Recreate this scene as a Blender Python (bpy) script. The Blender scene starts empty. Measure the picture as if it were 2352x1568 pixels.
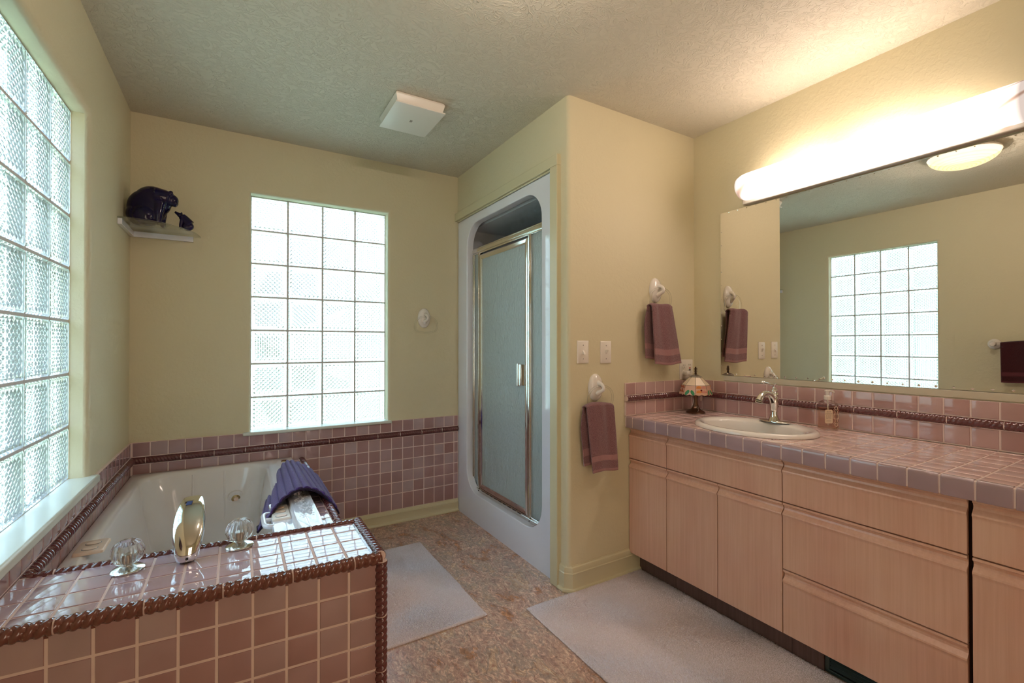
import bpy, bmesh, math, random
import numpy as np
from mathutils import Vector, Matrix
random.seed(7)
PI = math.pi
C = bpy.context.scene.collection
XL, YB, XS, YS, XR, H = -.483, 3.104, 1.394, 1.79, 2.338, 2.44
YF, T = -1.75, .15
P = .0762            # tile pitch

# ------------------------------------------------------------------ materials
MATS = {}
def nt(name):
    m = bpy.data.materials.new(name); m.use_nodes = True
    n = m.node_tree; n.nodes.clear()
    out = n.nodes.new('ShaderNodeOutputMaterial')
    MATS[name] = m
    return m, n, out
def N(n, t, **kw):
    x = n.nodes.new(t)
    for k, v in kw.items():
        if k in x.inputs: x.inputs[k].default_value = v
        else: setattr(x, k, v)
    return x
def pbsdf(n, out, col=(.8, .8, .8), rough=.5, metal=0, spec=.5, trans=0, ior=1.45, coat=0, sheen=0):
    b = n.nodes.new('ShaderNodeBsdfPrincipled')
    b.inputs['Base Color'].default_value = (*col, 1)
    b.inputs['Roughness'].default_value = rough
    b.inputs['Metallic'].default_value = metal
    b.inputs['Specular IOR Level'].default_value = spec
    b.inputs['Transmission Weight'].default_value = trans
    b.inputs['IOR'].default_value = ior
    b.inputs['Coat Weight'].default_value = coat
    b.inputs['Coat Roughness'].default_value = .03
    b.inputs['Sheen Weight'].default_value = sheen
    n.links.new(b.outputs[0], out.inputs[0])
    return b
def ramp(n, stops):
    r = n.nodes.new('ShaderNodeValToRGB')
    e = r.color_ramp.elements
    while len(e) > 1: e.remove(e[-1])
    e[0].position = stops[0][0]; e[0].color = (*stops[0][1], 1)
    for p, c in stops[1:]:
        q = e.new(p); q.color = (*c, 1)
    return r
def coords(n, scale=(1, 1, 1), rot=(0, 0, 0), kind='Object'):
    t = n.nodes.new('ShaderNodeTexCoord'); m = n.nodes.new('ShaderNodeMapping')
    m.inputs['Scale'].default_value = scale; m.inputs['Rotation'].default_value = rot
    n.links.new(t.outputs[kind], m.inputs[0])
    return m
def noise(n, vec, scale, detail=4, rough=.5, dist=0):
    x = n.nodes.new('ShaderNodeTexNoise')
    x.inputs['Scale'].default_value = scale; x.inputs['Detail'].default_value = detail
    x.inputs['Roughness'].default_value = rough; x.inputs['Distortion'].default_value = dist
    n.links.new(vec.outputs[0], x.inputs['Vector'])
    return x
def bump(n, hgt, b, strength=.3, dist=.002):
    u = n.nodes.new('ShaderNodeBump')
    u.inputs['Strength'].default_value = strength; u.inputs['Distance'].default_value = dist
    n.links.new(hgt, u.inputs['Height']); n.links.new(u.outputs[0], b.inputs['Normal'])
    return u
def simple(name, col, rough=.5, metal=0, **kw):
    m, n, o = nt(name); pbsdf(n, o, col, rough, metal, **kw); return m

def m_paint(name, col, bs, bd):
    m, n, o = nt(name); b = pbsdf(n, o, col, .55, spec=.35)
    c = coords(n)
    a = noise(n, c, 55, 3, .55, .3)
    r = ramp(n, [(.42, (0, 0, 0)), (.6, (1, 1, 1))]); n.links.new(a.outputs[0], r.inputs[0])
    bump(n, r.outputs[0], b, bs, bd)
    return m
WALLC = (.715, .645, .43)
m_paint('wall_paint', WALLC, .22, .0015)
# ceiling: knock-down texture
m, n, o = nt('ceiling_paint'); b = pbsdf(n, o, (.69, .64, .51), .6, spec=.3)
c = coords(n); a = noise(n, c, 22, 3, .6, 1.6)
r = ramp(n, [(.44, (0, 0, 0)), (.50, (1, 1, 1)), (.58, (.3, .3, .3))]); n.links.new(a.outputs[0], r.inputs[0])
bump(n, r.outputs[0], b, .6, .004)
simple('trim_paint', (.68, .62, .40), .32)
simple('channel_paint', (.60, .54, .40), .4)
simple('sill_paint', (.70, .73, .64), .2)

def m_tile(name, stops, rough=.09, coat=.6):
    m, n, o = nt(name); b = pbsdf(n, o, (.5, .3, .3), rough, coat=coat)
    g = n.nodes.new('ShaderNodeNewGeometry')
    r = ramp(n, stops); n.links.new(g.outputs['Random Per Island'], r.inputs[0])
    c = coords(n); a = noise(n, c, 9, 2)
    mx = n.nodes.new('ShaderNodeMix'); mx.data_type = 'RGBA'; mx.blend_type = 'OVERLAY'; mx.inputs[0].default_value = .18
    n.links.new(r.outputs[0], mx.inputs[6]); n.links.new(a.outputs[0], mx.inputs[7])
    n.links.new(mx.outputs[2], b.inputs['Base Color'])
    a2 = noise(n, c, 11, 1); bump(n, a2.outputs[0], b, .10, .001)
    return m
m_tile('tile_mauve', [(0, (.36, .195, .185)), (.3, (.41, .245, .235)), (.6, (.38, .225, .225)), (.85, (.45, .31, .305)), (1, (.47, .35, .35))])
m_tile('tile_pink', [(0, (.77, .53, .49)), (.5, (.82, .59, .55)), (1, (.84, .64, .60))])
m_tile('tile_nosing', [(0, (.39, .275, .295)), (1, (.45, .325, .345))])
m_tile('tile_rose', [(0, (.46, .27, .25)), (.5, (.54, .34, .315)), (1, (.58, .40, .38))])
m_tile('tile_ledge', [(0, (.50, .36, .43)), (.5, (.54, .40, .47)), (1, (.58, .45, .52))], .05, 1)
simple('grout', (.82, .65, .59), .7)
m, n, o = nt('rope_glaze'); b = pbsdf(n, o, (.13, .035, .038), .12, coat=.8)
m, n, o = nt('rope_glaze_brown'); b = pbsdf(n, o, (.17, .055, .04), .12, coat=.8)

# vinyl floor
m, n, o = nt('vinyl_floor'); b = pbsdf(n, o, (.3, .2, .15), .33, spec=.4)
c = coords(n, (1, 1, 1)); st = coords(n, (1.0, .55, 1))
w = noise(n, c, 3.2, 3, .6)
vm = n.nodes.new('ShaderNodeVectorMath'); vm.operation = 'MULTIPLY_ADD'
vm.inputs[1].default_value = (.10, .10, 0); n.links.new(w.outputs['Color'], vm.inputs[0]); n.links.new(st.outputs[0], vm.inputs[2])
big = noise(n, vm, 9, 6, .68, .35)
r1 = ramp(n, [(.30, (.22, .15, .13)), (.37, (.50, .25, .12)), (.43, (.44, .31, .26)), (.50, (.62, .42, .33)), (.56, (.46, .37, .31)), (.62, (.60, .41, .28)), (.72, (.74, .60, .52))])
n.links.new(big.outputs[0], r1.inputs[0])
fine = noise(n, vm, 75, 4, .7, 1.1)
r2 = ramp(n, [(.34, (.22, .18, .16)), (.45, (.50, .45, .42)), (.53, (.56, .51, .48)), (.62, (1, .95, .90))])
n.links.new(fine.outputs[0], r2.inputs[0])
mx = n.nodes.new('ShaderNodeMix'); mx.data_type = 'RGBA'; mx.blend_type = 'OVERLAY'; mx.inputs[0].default_value = .75
n.links.new(r1.outputs[0], mx.inputs[6]); n.links.new(r2.outputs[0], mx.inputs[7])
med = noise(n, vm, 14, 4, .65, .3)
r3 = ramp(n, [(.45, (0, 0, 0)), (.62, (1, 1, 1))]); n.links.new(med.outputs[0], r3.inputs[0])
mx2 = n.nodes.new('ShaderNodeMix'); mx2.data_type = 'RGBA'; mx2.inputs[7].default_value = (.27, .27, .23, 1)
sc_ = n.nodes.new('ShaderNodeMath'); sc_.operation = 'MULTIPLY'; sc_.inputs[1].default_value = .25
n.links.new(r3.outputs[0], sc_.inputs[0]); n.links.new(sc_.outputs[0], mx2.inputs[0])
n.links.new(mx.outputs[2], mx2.inputs[6]); n.links.new(mx2.outputs[2], b.inputs['Base Color'])
bump(n, fine.outputs[0], b, .12, .001)

# cabinet wood
def m_wood(name, a_, b_, c_, rough=.3):
    m, n, o = nt(name); b = pbsdf(n, o, a_, rough, coat=.15)
    c = coords(n, (60, 60, 1.6)); a = noise(n, c, 1.6, 5, .6, .3)
    r = ramp(n, [(.3, a_), (.5, b_), (.7, c_)]); n.links.new(a.outputs[0], r.inputs[0])
    c2 = coords(n, (2.2, 2.2, 1.2)); a2 = noise(n, c2, 2.5, 2)
    mx = n.nodes.new('ShaderNodeMix'); mx.data_type = 'RGBA'; mx.blend_type = 'OVERLAY'; mx.inputs[0].default_value = .25
    n.links.new(r.outputs[0], mx.inputs[6]); n.links.new(a2.outputs[0], mx.inputs[7])
    n.links.new(mx.outputs[2], b.inputs['Base Color'])
    return m
m_wood('pickled_maple', (.67, .385, .265), (.71, .425, .30), (.75, .46, .335))
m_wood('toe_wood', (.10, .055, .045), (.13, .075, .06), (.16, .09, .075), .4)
simple('dark_gap', (.03, .012, .008), .8)

simple('acrylic', (.82, .785, .745), .10, coat=.5)
simple('white_acrylic', (.84, .86, .92), .10, coat=.8)
simple('stall_white', (.80, .84, .88), .3)
simple('porcelain', (.92, .86, .79), .06, coat=.6)
simple('white_ceramic', (.84, .78, .70), .08, coat=.6)
simple('white_plastic', (.86, .80, .70), .3)
simple('chrome', (.82, .85, .86), .06, 1)
simple('chrome_brushed', (.70, .69, .64), .17, 1)
simple('nickel_frame', (.74, .73, .69), .13, 1)
simple('brass_jet', (.42, .30, .14), .25, 1)
simple('mirror_glass', (.90, .91, .88), 0.0, 1)
simple('bevel_glass', (.93, .95, .95), .02, 1)
simple('ivory_plastic', (.86, .66, .50), .35)
simple('gray_ring', (.28, .29, .30), .4)
simple('black_hole', (.015, .015, .015), .6)
simple('red_button', (.55, .03, .03), .4)
simple('bronze', (.16, .085, .05), .3, .8)
simple('bronze_dark', (.07, .035, .02), .35, .8)
simple('pewter', (.35, .31, .27), .3, .8)
simple('lead_came', (.12, .10, .07), .5, .5)
simple('glass_cream', (.85, .68, .48), .2)
simple('glass_peach', (.70, .42, .28), .2)
simple('glass_orange', (.90, .36, .10), .15)
simple('glass_rose', (.72, .33, .25), .15)
simple('glass_amber', (.45, .12, .05), .15)
simple('glass_green', (.05, .27, .10), .15)
simple('glass_white', (.80, .76, .70), .2)
simple('garnet', (.20, .005, .02), .05)
simple('tag_pink', (.52, .38, .34), .4)
simple('label_cream', (.85, .68, .48), .5)
simple('label_ink', (.20, .10, .07), .6)
simple('bottle_print', (.90, .70, .52), .5)
simple('bottle_dot', (.45, .09, .05), .5)
simple('register_metal', (.10, .14, .13), .3, .7)
simple('blue_sticker', (.04, .07, .2), .5)
# glazed bear
m, n, o = nt('bear_glaze'); b = pbsdf(n, o, (.02, .01, .05), .06, spec=.45)
c = coords(n); a = noise(n, c, 7, 2); r = ramp(n, [(.35, (.002, .002, .03)), (.55, (.008, .003, .04)), (.7, (.02, .004, .02))])
n.links.new(a.outputs[0], r.inputs[0]); n.links.new(r.outputs[0], b.inputs['Base Color'])
# clear glass / acrylic: thin and light passing
def m_clear(name, col, rough=0, ior=1.45, fac=.5):
    m, n, o = nt(name)
    g = N(n, 'ShaderNodeBsdfGlass'); g.inputs['Color'].default_value = (*col, 1); g.inputs['Roughness'].default_value = rough; g.inputs['IOR'].default_value = ior
    t = N(n, 'ShaderNodeBsdfTransparent'); t.inputs['Color'].default_value = (*col, 1)
    x = N(n, 'ShaderNodeMixShader'); x.inputs[0].default_value = fac
    n.links.new(t.outputs[0], x.inputs[1]); n.links.new(g.outputs[0], x.inputs[2]); n.links.new(x.outputs[0], o.inputs[0])
    return m, n, g
m_clear('block_glass', (.97, .985, .98), 0, 1.42, .88)
m_clear('clear_ring', (.98, .98, .97), 0, 1.3, .55)
m_clear('shelf_glass', (.97, .99, .975), 0, 1.45, .35)
m_clear('crystal', (.99, .99, .99), 0, 1.49, .75)
m_clear('soap_bottle', (.99, .97, .95), 0, 1.15, .35)
m_clear('soap_liquid', (.97, .88, .80), 0, 1.15, .35)
m, n, o = nt('obscure_glass'); b = pbsdf(n, o, (.80, .92, .90), .14, trans=.5, ior=1.45, spec=.8)
c = coords(n, (1, 60, 22)); a = noise(n, c, 1.3, 3, .55, .8); bump(n, a.outputs[0], b, .9, .006)
simple('mortar', (.62, .60, .57), .8)

# textiles
def m_cloth(name, c1, c2, scale, strength, dist, sheen=.3):
    m, n, o = nt(name); b = pbsdf(n, o, c1, .9, spec=.1, sheen=sheen)
    c = coords(n); a = noise(n, c, scale, 3, .6)
    r = ramp(n, [(.35, c1), (.65, c2)]); n.links.new(a.outputs[0], r.inputs[0]); n.links.new(r.outputs[0], b.inputs['Base Color'])
    bump(n, a.outputs[0], b, strength, dist)
    return m
m_cloth('terry', (.20, .088, .095), (.36, .185, .19), 330, 1, .004)
m_cloth('terry_band', (.37, .185, .18), (.41, .215, .21), 260, .3, .001)
m_cloth('terry_wine', (.035, .005, .008), (.07, .012, .016), 330, 1, .004)
m_cloth('wine_band', (.09, .02, .025), (.11, .03, .035), 260, .3, .001)
m_cloth('purple_chenille', (.045, .022, .12), (.085, .045, .19), 220, .8, .002)
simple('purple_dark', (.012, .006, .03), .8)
m_cloth('rug_pile', (.86, .74, .76), (.95, .86, .88), 120, .3, .002)
m_cloth('rug_base', (.72, .62, .61), (.80, .70, .69), 300, .5, .002)
simple('rug_edge', (.22, .20, .27), .9)

# lamps
def m_emit(name, col, strength):
    m, n, o = nt(name); e = N(n, 'ShaderNodeEmission'); e.inputs[0].default_value = (*col, 1); e.inputs[1].default_value = strength
    n.links.new(e.outputs[0], o.inputs[0]); return m, n, e
WARM = (1.0, .825, .725)
m, n, e = m_emit('alabaster_lit', WARM, 11)
c = coords(n, (1, 1, 1)); s = n.nodes.new('ShaderNodeSeparateXYZ'); n.links.new(c.outputs[0], s.inputs[0])
w = noise(n, coords(n, (3, 1.6, 4)), 1.6, 1, .5, 0)
wv = n.nodes.new('ShaderNodeTexWave'); wv.bands_direction = 'DIAGONAL'; wv.inputs['Scale'].default_value = 2.4; wv.inputs['Distortion'].default_value = 11; wv.inputs['Detail'].default_value = 1; wv.inputs['Detail Scale'].default_value = .55
n.links.new(coords(n, (2.2, 1.2, 2.2)).outputs[0], wv.inputs[0])
r = ramp(n, [(.0, (.55, .42, .35)), (.07, (.85, .76, .70)), (.16, (1, 1, 1))]); n.links.new(wv.outputs[0], r.inputs[0])
# lamp tubes sit in the middle of the fixture: glow falls off to its ends
fa = N(n, 'ShaderNodeMapRange'); fa.inputs['From Min'].default_value = 1.47; fa.inputs['From Max'].default_value = 1.22; fa.inputs['To Min'].default_value = .14; fa.inputs['To Max'].default_value = 1
n.links.new(s.outputs[1], fa.inputs[0])
fb = N(n, 'ShaderNodeMapRange'); fb.inputs['From Min'].default_value = .44; fb.inputs['From Max'].default_value = .80; fb.inputs['To Min'].default_value = .035; fb.inputs['To Max'].default_value = 1
n.links.new(s.outputs[1], fb.inputs[0])
pw = N(n, 'ShaderNodeMath', operation='POWER'); pw.inputs[1].default_value = 1.7; n.links.new(fa.outputs[0], pw.inputs[0])
mu = N(n, 'ShaderNodeMath', operation='MULTIPLY'); n.links.new(pw.outputs[0], mu.inputs[0]); n.links.new(fb.outputs[0], mu.inputs[1])
mu2 = N(n, 'ShaderNodeMath', operation='MULTIPLY'); mu2.inputs[1].default_value = 14; n.links.new(mu.outputs[0], mu2.inputs[0])
n.links.new(mu2.outputs[0], e.inputs[1])
mc = n.nodes.new('ShaderNodeMix'); mc.data_type = 'RGBA'; mc.blend_type = 'MULTIPLY'; mc.inputs[0].default_value = 1; mc.inputs[6].default_value = (*WARM, 1)
n.links.new(r.outputs[0], mc.inputs[7]); n.links.new(mc.outputs[2], e.inputs[0])
m, n, e = m_emit('dome_lit', WARM, 1.15)
w = n.nodes.new('ShaderNodeTexWave'); w.wave_type = 'RINGS'; w.rings_direction = 'Z'; w.inputs['Scale'].default_value = 16; w.inputs['Distortion'].default_value = 1.2; w.inputs['Detail Scale'].default_value = 2
n.links.new(coords(n).outputs[0], w.inputs[0])
r = ramp(n, [(0, (1.0, .62, .28)), (.5, (1, .74, .42))]); n.links.new(w.outputs[0], r.inputs[0]); n.links.new(r.outputs[0], e.inputs[0])
tp = N(n, 'ShaderNodeBsdfTransparent'); ad = N(n, 'ShaderNodeMixShader'); ad.inputs[0].default_value = .72
n.links.new(tp.outputs[0], ad.inputs[1]); n.links.new(e.outputs[0], ad.inputs[2]); n.links.new(ad.outputs[0], n.nodes['Material Output'].inputs[0])

# ------------------------------------------------------------------ object helpers
def obj(name, bm, mat, parent=None, smooth=None, bevel=None, subsurf=None, seg=2, recalc=True):
    me = bpy.data.meshes.new(name)
    if recalc: bmesh.ops.recalc_face_normals(bm, faces=bm.faces[:])
    bm.to_mesh(me); bm.free()
    for m in (mat if isinstance(mat, (list, tuple)) else [mat]): me.materials.append(MATS[m])
    o = bpy.data.objects.new(name, me); C.objects.link(o)
    if parent: o.parent = parent; o.matrix_parent_inverse = parent.matrix_basis.inverted() if parent.parent is None else (parent.parent.matrix_basis @ parent.matrix_parent_inverse @ parent.matrix_basis).inverted()
    if smooth:
        for p in me.polygons: p.use_smooth = True
        if smooth is not True: me.set_sharp_from_angle(angle=math.radians(smooth))
    if bevel:
        b = o.modifiers.new('b', 'BEVEL'); b.width = bevel; b.segments = seg; b.limit_method = 'ANGLE'; b.angle_limit = math.radians(40)
        b.harden_normals = False
        for p in me.polygons: p.use_smooth = True
        me.set_sharp_from_angle(angle=math.radians(50))
    if subsurf:
        b = o.modifiers.new('s', 'SUBSURF'); b.levels = subsurf; b.render_levels = subsurf
    return o
def thing(name, label, cat, loc, group=None):
    o = bpy.data.objects.new(name, None); C.objects.link(o); o.location = loc; o.empty_display_size = .05
    o['label'] = label; o['category'] = cat
    if group: o['group'] = group
    return o
def tag(o, label, cat, group=None):
    o['label'] = label; o['category'] = cat
    if group: o['group'] = group
    return o
def struct(o): o['kind'] = 'structure'; return o
def sempty(name, loc):
    o = bpy.data.objects.new(name, None); C.objects.link(o); o.location = loc; o['kind'] = 'structure'; return o
def B(): return bmesh.new()
def box(bm, a, b, mi=0):
    x0, y0, z0 = a; x1, y1, z1 = b
    v = [bm.verts.new(p) for p in ((x0,y0,z0),(x1,y0,z0),(x1,y1,z0),(x0,y1,z0),(x0,y0,z1),(x1,y0,z1),(x1,y1,z1),(x0,y1,z1))]
    for f in ((0,3,2,1),(4,5,6,7),(0,1,5,4),(1,2,6,5),(2,3,7,6),(3,0,4,7)):
        bm.faces.new([v[i] for i in f]).material_index = mi
def bx(a, b):
    m = B(); box(m, a, b); return m
def prism(bm, pts, d, mi=0):      # polygon pts (3D), extruded by d
    d = Vector(d); a = [bm.verts.new(p) for p in pts]; b = [bm.verts.new(Vector(p) + d) for p in pts]
    n = len(a)
    bm.faces.new(a).material_index = mi; bm.faces.new(b[::-1]).material_index = mi
    for i in range(n): bm.faces.new((a[i], b[i], b[(i+1) % n], a[(i+1) % n])).material_index = mi
def loft(bm, rings, close=True, cap0=True, cap1=True, mi=0):
    R = [[bm.verts.new(p) for p in r] for r in rings]; n = len(R[0])
    for i in range(len(R)-1):
        for j in range(n if close else n-1):
            k = (j+1) % n
            bm.faces.new((R[i][j], R[i][k], R[i+1][k], R[i+1][j])).material_index = mi
    if cap0: bm.faces.new(R[0][::-1]).material_index = mi
    if cap1: bm.faces.new(R[-1]).material_index = mi
    return R
def lathe(bm, prof, seg=32, M=Matrix(), mi=0, flute=None):
    rings = []
    for r, z in prof:
        ring = []
        for i in range(seg):
            a = 2*PI*i/seg; rr = max(r, 1e-5)
            if flute: rr *= flute(a, z)
            ring.append(M @ Vector((rr*math.cos(a), rr*math.sin(a), z)))
        rings.append(ring)
    loft(bm, rings, True, prof[0][0] > 1e-4, prof[-1][0] > 1e-4, mi)
    bmesh.ops.remove_doubles(bm, verts=bm.verts[:], dist=2e-6)
def tube(bm, pts, rad, seg=10, closed=False, up=(0, 0, 1), sx=1, mi=0):
    pts = [Vector(p) for p in pts]; n = len(pts); rings = []
    rad = rad if isinstance(rad, (list, tuple)) else [rad]*n
    prevn = None
    for i, p in enumerate(pts):
        t = (pts[(i+1) % n] - pts[i-1]) if closed else (pts[min(i+1, n-1)] - pts[max(i-1, 0)])
        t.normalize()
        if prevn is None:
            u = Vector(up)
            if abs(u.dot(t)) > .95: u = Vector((1, 0, 0))
            nn = (u - t*u.dot(t)).normalized()
        else: nn = (prevn - t*prevn.dot(t)).normalized()
        prevn = nn; bb = t.cross(nn)
        rings.append([p + (nn*math.cos(a)*rad[i] + bb*math.sin(a)*rad[i]*sx) for a in [2*PI*k/seg for k in range(seg)]])
    if closed: rings.append(rings[0])
    loft(bm, rings, True, not closed, not closed, mi)
    if closed: bmesh.ops.remove_doubles(bm, verts=bm.verts[:], dist=1e-6)
def spline(pts, k=8):
    pts = [Vector(p) for p in pts]; out = []
    for i in range(len(pts)-1):
        p0 = pts[max(i-1, 0)]; p1 = pts[i]; p2 = pts[i+1]; p3 = pts[min(i+2, len(pts)-1)]
        for j in range(k):
            t = j/k
            out.append(.5*((2*p1) + (p2-p0)*t + (2*p0-5*p1+4*p2-p3)*t*t + (3*p1-p0-3*p2+p3)*t**3))
    out.append(pts[-1]); return out
def ellipsoid(bm, c, r, rot=(0, 0, 0), u=16, v=10):
    from mathutils import Euler
    M = Matrix.Translation(c) @ Euler(rot).to_matrix().to_4x4() @ Matrix.Diagonal((*r, 1))
    bmesh.ops.create_uvsphere(bm, u_segments=u, v_segments=v, radius=1, matrix=M)
def rrect(x0, x1, y0, y1, r, k=6, rs=None):    # rounded rectangle outline, CCW
    rs = rs or (r, r, r, r); out = []
    for (cx, cy, a0), rr in zip(((x1, y1, 0), (x0, y1, 90), (x0, y0, 180), (x1, y0, 270)), rs):
        sx = -1 if cx == x1 else 1; sy = -1 if cy == y1 else 1
        for i in range(k+1):
            a = math.radians(a0 + 90*i/k)
            out.append((cx + sx*rr + rr*math.cos(a), cy + sy*rr + rr*math.sin(a)))
    return out
# tiles: pillowed glazed squares over a grout bed
def tiles(bm, O, U, V, Nn, rects, g=.0022, t=.0055):
    O, U, V, Nn = map(Vector, (O, U, V, Nn))
    for (u0, v0, u1, v1) in rects:
        if u1-u0 < .008 or v1-v0 < .008: continue
        L = []
        for ins, h in ((g, 0), (g, t*.55), (g+.0016, t*.9), (g+.006, t)):
            ins = min(ins, (u1-u0)/2.2, (v1-v0)/2.2)
            L.append([bm.verts.new(O + U*a + V*b + Nn*h) for a, b in ((u0+ins, v0+ins), (u1-ins, v0+ins), (u1-ins, v1-ins), (u0+ins, v1-ins))])
        for i in range(3):
            for j in range(4): bm.faces.new((L[i][j], L[i][(j+1) % 4], L[i+1][(j+1) % 4], L[i+1][j]))
        bm.faces.new(L[3])
def cuts(a, b, start, p=P):
    xs = [a]; k = math.ceil((a-start)/p + 1e-6)
    while start + k*p < b - 1e-4:
        if start + k*p > a + 1e-4: xs.append(start + k*p)
        k += 1
    return xs + [b]
def grid(us, vs): return [(us[i], vs[j], us[i+1], vs[j+1]) for i in range(len(us)-1) for j in range(len(vs)-1)]
# twisted rope moulding, cut into pieces with grout between
def rope(bm, p0, p1, up, R, start=0, piece=2*P, hand=1, seg=20, lobes=8, k=1, dp=.40):
    p0, p1, up = Vector(p0), Vector(p1), Vector(up).normalized(); d = p1-p0; L = d.length; d.normalize(); bb = d.cross(up)
    s = start - piece if start > 0 else start
    while s < L - .004:
        a, b = max(0, s + .0015), min(L, s + piece - .0015)
        if b - a > .006:
            n = max(3, int((b-a)/(piece/lobes/6))); rings = []
            for i in range(n+1):
                q = a + (b-a)*i/n; ring = []
                for j in range(seg):
                    f = 2*PI*j/seg
                    h = abs(math.sin(PI*q/(piece/lobes) + hand*f*k))
                    r = R*((1-dp) + dp*h**.5)
                    ring.append(p0 + d*q + up*(math.cos(f)*r) + bb*(math.sin(f)*r))
                rings.append(ring)
            loft(bm, rings)
        if s == 0: loft(bm, [[p0 + d*e + up*(math.cos(2*PI*j/12)*R*.9) + bb*(math.sin(2*PI*j/12)*R*.9) for j in range(12)] for e in (-.0005, .0015)], mi=1)
        if 0 < s + piece < L - .01:
            loft(bm, [[p0 + d*(s+piece+e) + up*(math.cos(2*PI*j/12)*R*.88) + bb*(math.sin(2*PI*j/12)*R*.88) for j in range(12)] for e in (-.0019, .0019)], mi=1)
        s += piece

# ------------------------------------------------------------------ room shell
struct(obj('floor', bx((XL-T, YF-T, -.1), (XR+T, YB+T, 0)), 'vinyl_floor'))
struct(obj('ceiling', bx((XL-T, YF-T, H), (XR+T, YB+T, H+.1)), 'ceiling_paint'))
def holed_wall(name, O, U, V, D, W, Hh, hole, mat, r=.02):      # O corner, U/V in plane, D outwards
    O, U, V, D = map(Vector, (O, U, V, D)); bm = B(); h0, h1, k0, k1 = hole
    def ring(x0, x1, y0, y1, d): return [O + U*a + V*b + D*d for a, b in ((x0, y0), (x1, y0), (x1, y1), (x0, y1))]
    R = [ring(0, W, 0, Hh, 0)]
    for i in range(6):
        a = PI/2*i/5
        e = r*(1-math.sin(a)); R.append(ring(h0-e, h1+e, k0-e, k1+e, r*(1-math.cos(a))))
    R.append(ring(h0, h1, k0, k1, T)); R.append(ring(0, W, 0, Hh, T)); R.append(R[0])
    loft(bm, R, True, False, False); bmesh.ops.remove_doubles(bm, verts=bm.verts[:], dist=1e-6)
    o = obj(name, bm, mat)
    for p in o.data.polygons:
        if p.area < .12: p.use_smooth = True
    return struct(o)
W1 = (1.505, 2.35, .700, 2.0966)       # left window y0,y1,z0,z1
W2 = (.070, .882, .690, 2.106)         # back window x0,x1,z0,z1
holed_wall('wall_left', (XL, YF, 0), (0, 1, 0), (0, 0, 1), (-1, 0, 0), YB-YF, H, (W1[0]-YF, W1[1]-YF, W1[2], W1[3]), 'wall_paint')
holed_wall('wall_back', (XL-T, YB, 0), (1, 0, 0), (0, 0, 1), (0, 1, 0), XR-XL+2*T, H, (W2[0]-XL+T, W2[1]-XL+T, W2[2], W2[3]), 'wall_paint')
struct(obj('wall_right', bx((XR, YF, 0), (XR+T, YB, H)), 'wall_paint'))
struct(obj('wall_front', bx((XL-T, YF-T, 0), (XR+T, YF, H)), 'wall_paint'))
bm = B(); rr = .02; pts = [(XS, 1.910, 0)]
for i in range(7):
    a = PI + PI/2*i/6; pts.append((XS+rr+rr*math.cos(a), YS+rr+rr*math.sin(a), 0))
pts += [(XR, YS, 0), (XR, YS+.12, 0), (XS+.06, YS+.12, 0)]
prism(bm, pts, (0, 0, H)); struct(obj('wall_side', bm, 'wall_paint', smooth=25))
struct(obj('wall_shower', bx((XS, 1.910, 2.122), (XS+.06, YB, H)), 'wall_paint'))

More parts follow.
